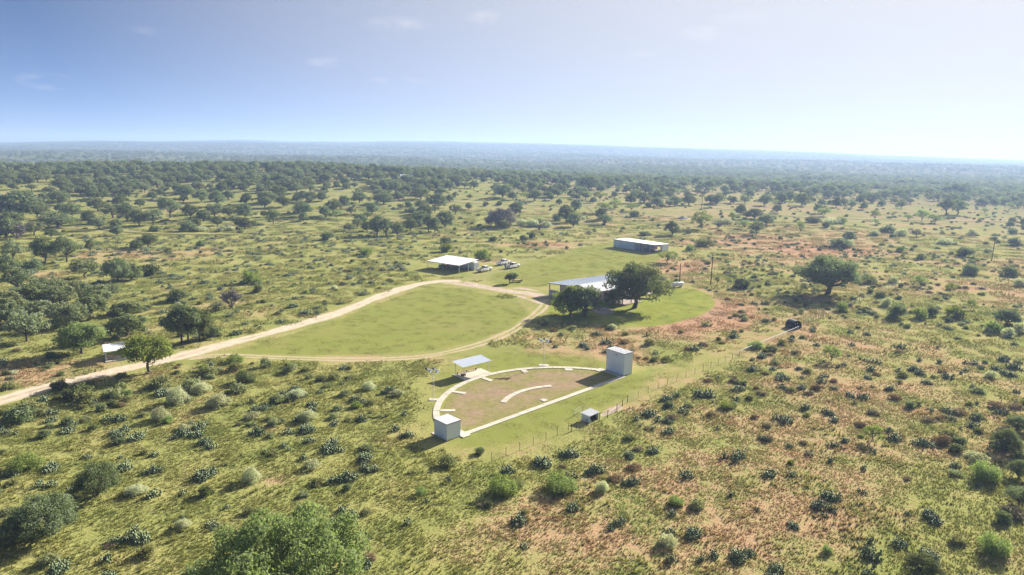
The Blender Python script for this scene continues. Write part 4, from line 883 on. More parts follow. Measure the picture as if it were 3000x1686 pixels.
# ------------------------------------------------------------------ plants
def unit(n): d = rng.normal(size=(n, 3)); return d / np.linalg.norm(d, axis=1, keepdims=True)
def leafmesh(name, mat, C, Rr, count, size, zmin=0., shell=.55, up=.35, asp=.62):
    """count leaf sprays spread through ellipsoid clumps C (n,3) with radii Rr (n,3)"""
    vol = (Rr[:, 0] * Rr[:, 1] * Rr[:, 2]) ** .67; idx = rng.choice(len(C), count, p=vol / vol.sum())
    d = unit(count); r = shell + (1 - shell) * rng.random(count) ** .6; r[rng.random(count) < .25] *= .7
    P = C[idx] + d * Rr[idx] * r[:, None] + rng.normal(size=(count, 3)) * size * .6
    P[:, 2] = np.maximum(P[:, 2], zmin + rng.random(count) * size)
    nn = d + rng.normal(size=(count, 3)) * .75; nn[:, 2] += up; nn /= np.linalg.norm(nn, axis=1, keepdims=True)
    a = np.cross(nn, unit(count)); a /= np.linalg.norm(a, axis=1, keepdims=True); b = np.cross(nn, a)
    s = size * rng.uniform(.55, 1.45, count)[:, None]
    V = np.stack([P - a * s, P - b * s * asp, P + a * s, P + b * s * asp], 1).reshape(-1, 3)
    F = np.arange(count * 4).reshape(-1, 4)
    return mesh_np(name, V, F, mat)
def limbs(mb, base, tops, r0, fork, wob=.25):
    for tp in tops:
        tp = np.array(tp); f = np.array([0, 0, fork]) + np.array(base); mid = f * .5 + tp * .5 + rng.normal(size=3) * wob; mid[2] = max(mid[2], fork * .9)
        mb.tube([f - np.array([0, 0, .15]), mid, tp], [r0 * .55, r0 * .34, r0 * .1], 5, False)
def make_oak(W, H, fork, nc, leaves, size, mat, flat=1., under=.25, r0=None, lean=0., nl=9, ck=1.):
    """spreading oak: trunk, limbs, clumped crown. returns (trunk mesh, crown mesh)"""
    r0 = r0 or W * .035; C = []; Rr = []
    for k in range(nc):
        a = 2.39996 * k + rng.normal() * .25; q = math.sqrt((k + .6) / nc); rad = q * W * .40 * rng.uniform(.78, 1.16)
        top = H * (.97 - .40 * q ** 2.2 * flat); lo = H * (under + .10 * q); z = lo + (top - lo) * (rng.random() ** .55)
        cr = W * rng.uniform(.085, .145) * ck
        C.append((rad * math.cos(a) + lean * z, rad * math.sin(a), min(z, H - cr * .7))); Rr.append((cr * rng.uniform(.9, 1.3), cr * rng.uniform(.9, 1.3), cr * rng.uniform(.62, .9)))
    C = np.array(C); Rr = np.array(Rr)
    tb = MB(); bend = rng.normal(size=2) * W * .02
    tb.tube([(0, 0, -.15), (0, 0, .1), (bend[0], bend[1], fork * .6), (0, 0, fork)], [r0 * 1.45, r0 * 1.15, r0 * .9, r0 * .85], 8, False)
    pick = rng.permutation(nc)[:nl]; limbs(tb, (0, 0, 0), [C[i] for i in pick], r0, fork, W * .035)
    for i in rng.permutation(nc)[:nl]:
        j = rng.choice(pick); m0 = C[j] * .55 + np.array([0, 0, fork]) * .45; tb.tube([m0, C[i] * .6 + m0 * .4 + rng.normal(size=3) * .2, C[i]], [r0 * .25, r0 * .16, r0 * .06], 4, False)
    return tb.mesh('trunk', 'bark', True), leafmesh('crown', mat, C, Rr, leaves, size, H * .03)
def make_bush(W, H, nc, leaves, size, mat, stems=5, lift=.0):
    C = []; Rr = []
    for k in range(nc):
        a = 2.39996 * k + rng.normal() * .3; q = math.sqrt((k + .4) / nc); rad = q * W * .38
        z = H * (lift + (.82 - lift) * rng.random() ** .8 * (1 - .45 * q * q)); cr = W * rng.uniform(.13, .21)
        C.append((rad * math.cos(a), rad * math.sin(a), z)); Rr.append((cr, cr, min(cr, H * .3) * rng.uniform(.75, 1.1)))
    C = np.array(C); Rr = np.array(Rr); tb = MB()
    for i in rng.permutation(nc)[:stems]: tb.tube([(rng.normal() * .1, rng.normal() * .1, -.1), C[i] * .5 + rng.normal(size=3) * .1, C[i]], [W * .02, W * .013, W * .005], 4, False)
    return tb.mesh('stem', 'bark'), leafmesh('foliage', mat, C, Rr, leaves, size, .02, .5)
def make_bare(W, H):
    """leafless grey thicket: many forking twigs"""
    tb = MB(); tw = MB()
    for k in range(16):
        a = rng.uniform(0, 6.28); q = rng.random() ** .5; e = np.array([math.cos(a) * q * W * .42, math.sin(a) * q * W * .42, H * (.95 - .45 * q * q) * rng.uniform(.7, 1)])
        mid = e * .45 + np.array([0, 0, H * .08]) + rng.normal(size=3) * W * .02; tb.tube([(rng.normal() * .2, rng.normal() * .2, -.1), mid, e], [W * .012, W * .008, .02], 4, False)
        for j in range(120):
            s = mid + (e - mid) * rng.random(); d = unit(1)[0] * W * .11; d[2] = abs(d[2]) * .6 + .1; tw.tube([s, s + d], [.03, .016], 3, False)
    return tb.mesh('stem', 'grey_twig'), tw.mesh('twigs', 'grey_twig')
def make_cactus(W, H, asp=.75):
    """prickly pear: a low mound of flat oval pads, edges up, some pads growing out of others"""
    V = []; F = []; tips = []; st = .15; k = 0; todo = []
    lob = rng.uniform(0, 6.28, 3)
    while True:
        r = st * math.sqrt(k) * .95; a = 2.39996 * k; k += 1
        if r > W * .5: break
        lim = W * .5 * (.86 + .09 * math.sin(2 * a + lob[0]) + .05 * math.sin(3 * a + lob[1]))
        if r > lim: continue
        todo.append((np.array([r * math.cos(a) + rng.normal() * .02, r * math.sin(a) * asp + rng.normal() * .02, -.03]), rng.normal(size=3) * .3, 1 - r / lim))
    nb = len(todo); i = 0
    while i < len(todo) and i < nb * 3:
        b, tilt, core = todo[i]; i += 1
        u = np.array([tilt[0] + b[0] * .3 / W, tilt[1] + b[1] * .3 / W, 1.0]); u /= np.linalg.norm(u)
        h = rng.uniform(.25, .34); w = h * rng.uniform(.62, .8); az = rng.uniform(0, 3.14)
        s = np.cross(u, [math.cos(az), math.sin(az), 0]); s /= np.linalg.norm(s); nn = np.cross(u, s)
        c = b + u * h * .48; o = len(V)
        V += [c + s * (w * .5 * math.sin(t)) - u * (h * .5 * math.cos(t)) for t in np.linspace(0, 2 * math.pi, 9)[:-1]] + [c + nn * .035, c - nn * .035]
        for q in range(8): F += [(o + q, o + (q + 1) % 8, o + 8), (o + (q + 1) % 8, o + q, o + 9)]
        tp = b + u * h * .92
        if rng.random() < .35 + .6 * core and tp[2] + .2 < H: todo.append((tp, tilt * .3 + rng.normal(size=3) * .45, core))
    return mesh_np('prickly_pear', np.array(V), np.array(F), 'cactus_pad')
VAR = {
    'oak': [make_oak(11, 7.4, 1.4, 52, 3300, .25, 'oak_leaf', 1.05, .14, None, 0, 12, .85) for _ in range(4)] + [make_oak(10, 8.0, 2.0, 42, 2700, .25, 'oak_leaf', .95, .24, None, 0, 12, .8) for _ in range(2)],
    'roundoak': [make_oak(8, 6.6, .8, 40, 3200, .25, 'oak_leaf', 1.15, .08) for _ in range(3)],
    'olive': [make_oak(9, 6.4, 1.5, 36, 2000, .25, 'olive_leaf', 1., .22, None, 0, 12, .82) for _ in range(3)],
    'mesquite': [make_oak(7, 5, 1.0, 26, 1200, .19, 'mesquite_leaf', .9, .28, .13, 0, 12, .8) for _ in range(3)],
    'darkbush': [make_bush(4, 2.8, 22, 1600, .17, 'oak_leaf') for _ in range(3)],
    'greenbush': [make_bush(4, 2.9, 20, 1500, .16, 'mesquite_leaf') for _ in range(3)],
    'scrub': [make_bush(3, 1.6, 16, 900, .13, 'scrub_leaf') for _ in range(3)],
    'pale': [make_bush(3.4, 1.7, 18, 1400, .12, 'pale_leaf') for _ in range(3)],
    'thicket': [make_oak(9, 4.6, .5, 46, 5200, .17, 'thicket_leaf', 1.1, .04, .16, 0, 14, .85)],
    'bare': [make_bare(7, 4.4) for _ in range(2)],
}
DIM = {'thicket': (9, 4.6), 'oak': (11, 7.6), 'roundoak': (8, 6.6), 'olive': (9, 6.4), 'mesquite': (7, 5.), 'darkbush': (4, 2.8), 'greenbush': (4, 2.9), 'scrub': (3, 1.6), 'pale': (3.4, 1.7), 'bare': (7, 4.4)}
NAME = {'thicket': 'bare_thicket', 'oak': 'oak_tree', 'roundoak': 'oak_tree', 'olive': 'oak_tree', 'mesquite': 'mesquite_tree', 'darkbush': 'dark_bush', 'greenbush': 'green_bush', 'scrub': 'scrub_bush', 'pale': 'pale_bush', 'bare': 'bare_thicket'}
CATG = {'thicket': 'bush', 'oak': 'tree', 'roundoak': 'tree', 'olive': 'tree', 'mesquite': 'tree', 'darkbush': 'bush', 'greenbush': 'bush', 'scrub': 'bush', 'pale': 'bush', 'bare': 'bush'}
LOOK = {'thicket': 'wide purple-grey bare thicket', 'oak': 'spreading dark oak', 'roundoak': 'round dense dark oak', 'olive': 'grey-green oak', 'mesquite': 'light green feathery mesquite', 'darkbush': 'dark round bush', 'greenbush': 'bright green bush', 'scrub': 'olive scrub bush', 'pale': 'pale whitish flowering bush', 'bare': 'leafless grey thicket'}
PLANTS = []          # (object, kind, pixel u, v)
TREEPOS = []
def plant(kind, p, wm, hm, label=None, meshes=None, dims=None, group=None):
    tm, cm = meshes or VAR[kind][rng.integers(len(VAR[kind]))]; W0, H0 = dims or DIM[kind]
    t = link(NAME[kind], None, None, (p[0], p[1], p[2])); t['category'] = CATG[kind]; t.rotation_euler = (0, 0, 0 if dims else rng.uniform(0, 6.28))
    t.scale = (wm / W0, wm / W0, hm / H0)
    link(tm.name.split('.')[0], tm, t); link(cm.name.split('.')[0], cm, t)
    if label: t['label'] = label
    if group: t['group'] = group
    u, v = pix(p[0], p[1], p[2]); PLANTS.append((t, kind, float(u), float(v), label)); TREEPOS.append((p[0], p[1], wm * .5)); return t
def at(kind, u, v, w, h, label=None, **kw):
    p = G(u, v); d = depth(p); return plant(kind, p, w * d / FPX, h * d / FPX / .97, label, **kw)
# the big individual trees
big = make_oak(16, 10.6, 2.3, 110, 14000, .2, 'oak_leaf', 1.05, .28, .55, 0, 22, .7)
at('oak', 2425, 862, 208, 114, 'great lone oak with wide crown standing in open pasture right', meshes=big, dims=(16, 10.6))
big2 = make_oak(15.5, 10.6, 2.4, 110, 14000, .2, 'oak_leaf', .95, .22, .5, .06, 22, .7)
at('oak', 1859, 903, 204, 130, 'huge oak shading the right side of the lodge and patio', meshes=big2, dims=(15.5, 10.6))
b3 = make_oak(9, 8, 1.6, 60, 8500, .21, 'oak_leaf', .9, .12, .34, 0, 10)
at('oak', 1712, 927, 112, 94, 'oak beside the patio, right one of the pair left of the fire ring', meshes=b3, dims=(9, 8))
b4 = make_oak(9.5, 8, 1.0, 60, 8500, .21, 'near_oak_leaf', 1.05, .04, .34, 0, 10)
at('roundoak', 1672, 925, 112, 86, 'denser darker oak, left one of the pair near the patio', meshes=b4, dims=(9.5, 8))
at('roundoak', 1795, 895, 52, 48, 'small dark cedar-like oak tucked between lodge and big oak')
b5 = make_oak(10.5, 8.3, 2.6, 60, 9000, .2, 'near_oak_leaf', 1.0, .30, .3, 0, 12)
at('oak', 437, 1094, 146, 118, 'leafy oak standing at the near edge of the dirt road', meshes=b5, dims=(10.5, 8.3))
b6 = make_oak(10.5, 7.3, 1.6, 60, 8500, .2, 'near_oak_leaf', 1.0, .18, .34, 0, 12)
at('oak', 240, 1036, 138, 96, 'leafy oak behind the small white picnic shelter', meshes=b6, dims=(10.5, 7.3))
b7 = make_oak(9, 8, 2.4, 50, 6500, .21, 'oak_leaf', .9, .26, .24, 0, 10)
at('oak', 533, 1006, 110, 112, 'dark oak with slender trunk, left of the three beyond the road', meshes=b7, dims=(9, 8))
at('oak', 552, 1006, 108, 112, 'dark oak with slender trunk, middle of the three beyond the road', meshes=b7, dims=(9.2, 8))
at('oak', 585, 998, 100, 92, 'dark oak, right of the three slender trunks beyond the road', meshes=b7, dims=(8.8, 8))
b8 = make_oak(4.4, 2.9, 1.3, 26, 1800, .14, 'oak_leaf', .9, .42, .12, .1, 7)
at('oak', 1492, 832, 30, 30, 'left stem of the small twin tree beside the flat wagon', meshes=b8, dims=(4.4, 2.9))
at('oak', 1502, 830, 40, 31, 'right stem of the small twin tree beside the flat wagon', meshes=b8, dims=(4.4, 2.9))
# foreground oak whose crown fills the bottom edge
fgm = make_oak(15, 9, 2.2, 120, 34000, .12, 'near_oak_leaf', .7, .16, .42, 0, 34, .56)
plant('oak', (-18.3, 50.5, 0), 15.6, 10.2, 'bright leafy oak crown filling the bottom edge of the picture', meshes=fgm, dims=(15, 9))
FINE = {'roundoak': [(make_oak(8, 6.4, .6, 70, 12000, .115, 'oak_leaf', 1.1, .05, .2, 0, 14, .8), (8, 6.4)) for _ in range(2)], 'olive': [(make_oak(8, 6, .8, 60, 9000, .115, 'olive_leaf', 1., .1, .2, 0, 12, .8), (8, 6))],
        'greenbush': [(make_bush(4, 2.7, 30, 5200, .085, 'mesquite_leaf', 7), (4, 2.7)) for _ in range(2)], 'pale': [(make_bush(3.2, 1.7, 26, 5200, .06, 'pale_leaf', 7), (3.2, 1.7)) for _ in range(2)]}
# trees and bushes read off the photograph: (kind, column, row of the foot, width, height) in its pixels
LIST = '''olive 80 1000 115 90;roundoak 372 985 115 66;darkbush 372 920 92 38;darkbush 520 883 58 40;bare 678 902 80 62;greenbush 735 830 58 46;darkbush 755 857 30 26;darkbush 445 806 58 36
oak 345 827 88 74;roundoak 385 820 72 46;olive 252 814 88 56;oak 134 768 80 76;oak 196 768 88 72;oak 266 745 32 42;olive 40 764 72 62;darkbush 97 790 64 36;oak 435 724 66 40;roundoak 400 732 38 27;scrub 493 739 46 20
darkbush 588 722 26 18;roundoak 718 670 62 34;darkbush 555 677 58 30;pale 590 678 42 15;pale 650 679 34 18;pale 675 677 32 16;oak 262 657 44 42;olive 291 674 52 42;roundoak 342 670 38 27;oak 373 650 62 58;oak 408 662 52 50;olive 450 660 62 50;oak 499 639 78 56
oak 559 645 62 46;olive 629 635 62 40;olive 671 639 52 36;roundoak 637 662 34 30;oak 800 656 48 42;oak 887 635 62 46;oak 831 606 52 34;oak 978 631 57 46;darkbush 959 703 42 26;darkbush 454 678 40 19;oak 287 619 62 37;roundoak 411 606 32 22
oak 590 592 52 36;oak 547 582 60 40;oak 637 604 52 46;oak 171 668 112 46;roundoak 58 633 132 72;oak 37 660 74 42;bare 54 700 62 52;olive 100 690 60 40;oak 1105 690 66 62;olive 1132 691 60 52;oak 1165 691 42 42;oak 1204 678 42 42;roundoak 1229 660 56 32
oak 1256 681 42 50;oak 1274 681 38 46;roundoak 1303 665 62 44;roundoak 1283 609 56 40;oak 1124 598 66 34;darkbush 1198 606 28 19;oak 1167 588 42 27;oak 1233 584 62 36;thicket 1466 664 108 52;roundoak 1510 628 48 32;darkbush 1522 604 24 15;darkbush 1423 604 20 14
darkbush 1462 602 22 14;roundoak 1473 580 60 38;roundoak 1658 652 57 50;darkbush 1631 647 28 24;oak 1710 579 36 28;roundoak 1726 556 84 38;oak 1889 568 72 38;oak 1926 593 42 40;mesquite 1769 624 54 32;mesquite 1757 588 50 27;mesquite 1850 619 42 24
mesquite 1800 612 48 27;darkbush 1858 635 32 19;darkbush 1763 643 22 16;darkbush 1559 699 22 22;darkbush 1534 703 28 16;darkbush 1444 707 28 17;darkbush 1307 712 38 20;greenbush 1305 738 42 30;greenbush 1413 759 48 34;greenbush 1074 747 42 28
olive 1047 668 38 28;pale 1530 660 40 18;pale 1560 664 46 22;pale 1600 666 44 18;darkbush 1582 662 34 19;mesquite 2056 671 72 52;olive 2215 688 52 40;mesquite 2145 651 28 32;roundoak 2211 642 52 30;olive 2186 642 32 24;mesquite 2344 684 26 38
mesquite 2414 634 48 27;darkbush 2419 667 24 18;greenbush 2464 655 36 22;mesquite 2562 646 32 32;mesquite 2700 650 48 40;mesquite 2738 655 48 28;oak 2770 630 62 46;oak 2805 629 58 44;oak 2808 569 84 32;oak 2348 603 52 37;oak 2240 603 48 32
olive 2182 597 34 24;olive 2141 595 32 22;oak 2104 595 42 30;oak 2290 588 42 27;oak 2345 570 50 20;oak 2385 570 50 20;roundoak 2450 608 28 32;darkbush 2642 601 26 20;darkbush 2174 844 50 33;scrub 2543 830 62 32;greenbush 2468 911 38 30;darkbush 2626 931 56 45
pale 2597 897 36 26;mesquite 2696 838 44 32;pale 2617 829 32 22;darkbush 2841 805 48 36;darkbush 2957 809 44 32;greenbush 2638 738 30 22;darkbush 2825 751 52 28;darkbush 2970 720 36 26;darkbush 2966 686 28 18;mesquite 2783 859 38 32;greenbush 2800 930 64 40
greenbush 2696 933 48 36;darkbush 2729 925 38 30;roundoak 2949 951 86 50;greenbush 2912 972 54 38;pale 2953 985 42 26;pale 2985 975 40 30;mesquite 2845 906 28 30;darkbush 2549 860 19 16;pale 2988 838 42 26;mesquite 2435 1058 60 46;greenbush 2127 1197 48 23
mesquite 2555 1293 58 52;greenbush 2885 1402 88 60;roundoak 2946 1320 86 66;roundoak 2980 1262 76 42;roundoak 2982 1400 70 54;olive 2985 1478 88 60;roundoak 2700 1692 124 72;greenbush 2913 1618 96 66;darkbush 2937 1530 44 38;greenbush 1980 1478 54 30
greenbush 2423 1620 34 28;roundoak 285 1452 146 98;roundoak 128 1570 210 122;roundoak 40 1590 110 80;pale 736 1410 62 46;pale 400 1446 66 30;pale 536 1546 48 32;greenbush 78 1372 96 50;darkbush 175 1141 52 34;greenbush 1473 1444 96 60;greenbush 1640 1434 112 52
pale 1764 1440 44 36;greenbush 1234 1448 40 24;darkbush 1405 1330 34 20;scrub 1310 1365 70 40;mesquite 1955 770 80 36;greenbush 2020 735 26 26;scrub 2060 720 90 30;darkbush 1890 690 40 14;roundoak 620 990 60 40;olive 180 905 100 70;olive 235 885 90 66
olive 290 905 90 72;olive 120 945 110 66;roundoak 30 960 90 72;olive 330 870 60 40;olive 60 890 80 50;darkbush 205 1015 46 26;scrub 610 1100 70 34;scrub 690 1085 60 32;scrub 780 1075 50 36;scrub 560 1140 80 40;scrub 470 1135 90 46;scrub 330 1165 80 40;scrub 250 1180 90 50
darkbush 230 1165 80 46;scrub 90 1220 110 60;darkbush 60 1235 90 50;pale 520 1180 70 50;pale 590 1150 60 36;pale 640 1190 70 44;pale 470 1230 60 40;scrub 700 1150 70 36;pale 870 1165 60 30;scrub 810 1180 60 32;pale 900 1230 60 34;scrub 980 1110 50 26
scrub 850 1090 60 34;darkbush 720 1120 60 34;pale 1080 1140 46 24;scrub 1010 1160 50 24;greenbush 690 1060 50 26;scrub 30 1140 60 34;scrub 1900 1010 46 26;scrub 2290 1010 40 24;greenbush 2215 1020 50 22;darkbush 2260 1030 40 18;mesquite 985 640 44 26
pale 60 905 40 20;pale 2120 655 60 14;pale 2440 655 60 18;darkbush 2380 652 50 18;pale 2640 690 40 20;pale 2770 715 50 20;pale 2560 690 36 16;darkbush 2600 680 50 20;darkbush 2460 725 70 28;pale 2490 722 30 20;scrub 2700 760 40 24;pale 2850 690 34 18;scrub 2580 870 50 26;olive 20 935 130 84;roundoak 105 905 120 78;olive 205 955 120 74;oak 55 860 110 72;roundoak 265 930 110 66;olive 150 870 100 64;oak 20 820 100 70;roundoak 20 700 90 60;oak 110 640 80 46;oak 210 640 70 44;olive 330 640 70 44'''
for ln in LIST.replace('\n', ';').split(';'):
    if ln.strip():
        k, *q = ln.split(); q = [float(a_) for a_ in q]; f_ = .8 if k == 'scrub' else 1.; fm = FINE[k][rng.integers(len(FINE[k]))] if (q[1] > 1050 and k in FINE) else (None, None); at(k, q[0], q[1], q[2] * f_, q[3] * f_, meshes=fm[0], dims=fm[1])
# ---- the rest of the woodland: scattered by how dense the photograph is there
TP = np.array(TREEPOS)
def near_any(x, y, d):
    return bool(((x - TP[:, 0]) ** 2 + (y - TP[:, 1]) ** 2 < (d + TP[:, 2] * .6) ** 2).any())
def built(x, y, pad=2.):
    """mask: lawns, roads and buildings, where nothing wild grows"""
    bad = np.zeros(len(x), bool)
    for poly in MOWN:
        q = np.array(poly); lo, hi = q.min(0) - pad, q.max(0) + pad; i = np.nonzero((x > lo[0]) & (x < hi[0]) & (y > lo[1]) & (y < hi[1]))[0]
        bad[i] |= inpoly(x[i], y[i], poly) | (dpoly(x[i], y[i], poly) < pad)
    for Pp, w in ROADS:
        lo, hi = Pp.min(0) - 9, Pp.max(0) + 9; i = np.nonzero((x > lo[0]) & (x < hi[0]) & (y > lo[1]) & (y < hi[1]))[0]
        if len(i):
            d = np.full(len(i), 1e9)
            for q in Pp[::2]: d = np.minimum(d, np.hypot(x[i] - q[0], y[i] - q[1]))
            bad[i] |= d < w + pad
    for (cx, cy, r) in ((24, 182, 24), (-20, 225, 15), (54, 280, 16), (-74, 121, 5), (50, 202, 6), (-3, 229, 14)): bad |= np.hypot(x - cx, y - cy) < r
    return bad
def fan(n, r0, r1, half):
    r = np.sqrt(rng.uniform(r0 ** 2, r1 ** 2, n)); az = np.radians(rng.uniform(-half, half, n)); x, y = r * np.sin(az), r * np.cos(az); z = gz(x, y); u, v = pix(x, y, z)
    return x, y, z, u, v, r
x, y, z, u, v, r = fan(30000, 330, 760, 44)
den = np.full(len(x), .012)
den = np.where(u < 1450, .30 * sstep(600, 530, v) * sstep(1500, 1150, u) + .05, den)
den = np.where(u >= 1150, np.maximum(den, .2 * sstep(580, 530, v)), den); den = np.where(u >= 1450, np.maximum(den, .07 * sstep(620, 585, v)), den)
den = den * np.clip(.75 + 1.1 * und(x, y, 95, 4, 5), .04, 1.8)
ok = (u > -150) & (u < 3150) & (rng.random(len(x)) < den) & ~built(x, y, 3.)
CAND = list(zip(x[ok].tolist(), y[ok].tolist(), z[ok].tolist(), u[ok].tolist(), v[ok].tolist()))
grid = {}
sel = []
for (x, y, z, u, v) in CAND:
    sp = 3.6 if rng.random() < .6 else 8.; key = (int(x // 12), int(y // 12)); ok = True
    for i in (-1, 0, 1):
        for j in (-1, 0, 1):
            for (a, b) in grid.get((key[0] + i, key[1] + j), ()):
                if (a - x) ** 2 + (b - y) ** 2 < sp * sp: ok = False
    if ok and not near_any(x, y, 2.5): grid.setdefault(key, []).append((x, y)); sel.append((x, y, z, u, v))
NTREE = sum(1 for p in PLANTS if CATG[p[1]] == 'tree')
sel.sort(key=lambda s: math.hypot(s[0], s[1]))
WOODS = []
for (x, y, z, u, v) in sel:
    kd = rng.choice(['oak', 'roundoak', 'roundoak', 'olive', 'mesquite' if u > 1400 else 'olive', 'bare' if rng.random() < .3 else 'roundoak']); W0, H0 = DIM[kd]; s = rng.uniform(.5, 1.1)
    if NTREE < 300 and -60 < u < 3060 and kd != 'bare': plant(kd, (x, y, z), W0 * s, H0 * s * rng.uniform(.85, 1.1)); NTREE += 1
    else: WOODS.append((x, y, z, s, kd))
# ---- labels: say what the plant looks like and what it stands by
LM = [('the small white picnic shelter', -74, 121), ('the low metal house', -8, 90), ('the open shade roof', -7, 116), ('the tall metal house', 20, 119), ('the small open-fronted shed', 12, 96), ('the carport', -20, 224),
      ('the pickups', -3, 229), ('the lodge', 26, 184), ('the workshop', 53, 280), ('the great lone oak', 91.5, 193.8), ('the black domed shelter', 66, 154), ('the propane tank', 49, 200), ('the grey pipe pen', 150, 330), ('the mown lawn', -25, 160)]
LM = [(n, x, y, *[float(q) for q in pix(x, y, 0)]) for n, x, y in LM]
from collections import defaultdict
grp = defaultdict(list)
for (o, kind, u, v, lab) in PLANTS:
    if lab: continue
    r = math.hypot(o.location.x, o.location.y)
    best = min(LM, key=lambda m: math.hypot((m[3] - u), (m[4] - v) * 2.2)); dist = math.hypot(best[3] - u, (best[4] - v) * 2.2)
    if dist < 330:
        du, dv = u - best[3], v - best[4]
        rel = ('right of ' if du > 0 else 'left of ') if abs(du) > abs(dv) * 1.6 else ('behind ' if dv < 0 else 'in front of ')
        place = rel + best[0]
    elif v < 625 or r > 420: place = ('in the left woodland' if u < 900 else 'in the middle woodland' if u < 1700 else 'in the right woodland')
    elif u < 900: place = 'left of the dirt road' if v < 1000 else 'in the scrub below the dirt road' if v < 1300 else 'in the bottom left corner'
    elif u > 2500: place = 'near the right edge' if v < 1100 else 'in the bottom right corner'
    else: place = 'beyond the carport' if v < 760 else 'in the scrub along the bottom'
    grp[(kind, place)].append((u, v, o))
ORD = ['first', 'second', 'third', 'fourth', 'fifth', 'sixth', 'seventh', 'eighth', 'ninth', 'tenth', 'eleventh', 'twelfth', 'thirteenth', 'fourteenth', 'fifteenth']
def number_off(look, place, L_, gname):
    """L_: (u, v, object); single each one out by its row and its place in the row"""
    n = len(L_)
    if n == 1: L_[0][2]['label'] = '%s %s' % (look, place); return
    rows = -(-n // 10); L_ = sorted(L_, key=lambda q: -q[1]); per = -(-n // rows)
    for k in range(rows):
        row = sorted(L_[k * per:(k + 1) * per], key=lambda q: q[0])
        for i, (u, v, o) in enumerate(row):
            o['label'] = '%s %s, %s from left' % (look, place, ORD[i]) + ('' if rows == 1 else ', nearest row' if k == 0 else ', %s row back' % ORD[k]); o['group'] = gname
for (kind, place), L_ in grp.items(): number_off(LOOK[kind], place, L_, LOOK[kind] + 's ' + place)
# ---- geometry-node scatter for what nobody could count
def scatter(name, pts, scale, rot, var, variants, extra=None):
    coll = bpy.data.collections.new(name + '_pieces')
    for i, me in enumerate(variants):
        o = bpy.data.objects.new('%s_piece_%02d' % (name, i), me); coll.objects.link(o)
    me = bpy.data.meshes.new(name); me.vertices.add(len(pts)); me.vertices.foreach_set('co', np.asarray(pts, np.float32).ravel())
    a = me.attributes.new('sc', 'FLOAT_VECTOR', 'POINT'); a.data.foreach_set('vector', np.asarray(scale, np.float32).ravel())
    add_attr(me, 'rz', rot); a = me.attributes.new('vi', 'INT', 'POINT'); a.data.foreach_set('value', np.asarray(var, np.int32))
    for k, v in (extra or {}).items(): add_attr(me, k, v)
    o = link(name, me); ng = bpy.data.node_groups.new(name, 'GeometryNodeTree')
    ng.interface.new_socket('Geometry', in_out='INPUT', socket_type='NodeSocketGeometry'); ng.interface.new_socket('Geometry', in_out='OUTPUT', socket_type='NodeSocketGeometry')
    gi = ng.nodes.new('NodeGroupInput'); go = ng.nodes.new('NodeGroupOutput'); ip = ng.nodes.new('GeometryNodeInstanceOnPoints'); ci = ng.nodes.new('GeometryNodeCollectionInfo')
    ci.inputs['Collection'].default_value = coll; ci.inputs['Separate Children'].default_value = True; ci.inputs['Reset Children'].default_value = True
    ip.inputs['Pick Instance'].default_value = True
    def na(nm, ty):
        n = ng.nodes.new('GeometryNodeInputNamedAttribute'); n.data_type = ty; n.inputs['Name'].default_value = nm; return n.outputs['Attribute']
    cx = ng.nodes.new('ShaderNodeCombineXYZ'); ng.links.new(na('rz', 'FLOAT'), cx.inputs['Z']); er = ng.nodes.new('FunctionNodeEulerToRotation'); ng.links.new(cx.outputs[0], er.inputs[0])
    ng.links.new(gi.outputs[0], ip.inputs['Points']); ng.links.new(ci.outputs[0], ip.inputs['Instance']); ng.links.new(na('vi', 'INT'), ip.inputs['Instance Index'])
    ng.links.new(er.outputs[0], ip.inputs['Rotation']); ng.links.new(na('sc', 'FLOAT_VECTOR'), ip.inputs['Scale']); ng.links.new(ip.outputs[0], go.inputs[0])
    md = o.modifiers.new('scatter', 'NODES'); md.node_group = ng; return stuff(o)
def joined(tm, cm, name):
    """trunk and crown in one mesh, for the uncountable woods"""
    bm = bmesh.new(); bm.from_mesh(tm); n = len(bm.faces); bm.from_mesh(cm); bm.faces.ensure_lookup_table()
    for i, f in enumerate(bm.faces): f.material_index = 0 if i < n else 1
    me = bpy.data.meshes.new(name); bm.to_mesh(me); bm.free(); me.materials.append(tm.materials[0]); me.materials.append(cm.materials[0]); return me
kinds = ['oak', 'roundoak', 'olive', 'mesquite', 'bare']; vm = []; vix = {}
for k in kinds:
    vix[k] = []
    for a, b in VAR[k][:3]: vix[k].append(len(vm)); vm.append(joined(a, b, 'wood_' + k))
lowv = []
for k in range(6): lowv.append(len(vm)); vm.append(joined(*make_oak(11, 7, 1.2, 22, 420, .62, 'oak_leaf' if k < 4 else 'olive_leaf', 1., .1, None, 0, 4), 'wood_low'))
P = []; S = []; Rz = []; VI = []
for (x, y, z, s, kd) in WOODS:
    P.append((x, y, z)); S.append((s, s, s)); Rz.append(rng.uniform(0, 6.28)); VI.append(rng.choice(vix[kd]))
nfar = 70000
r = np.sqrt(rng.uniform(690 ** 2, 6300 ** 2, nfar)); r[:9000] = np.sqrt(rng.uniform(690 ** 2, 1700 ** 2, 9000)); az = np.radians(rng.uniform(-46, 46, nfar)); x = r * np.sin(az); y = r * np.cos(az)
den = .78 + .5 * und(x, y, 330, 4, 2) + .25 * und(x, y, 1300, 3, 6); keep = rng.random(nfar) < np.clip(den, .05, 1) * np.where(r < 1700, 1, .85)
x, y = x[keep], y[keep]; z = gz(x, y); r = r[keep]
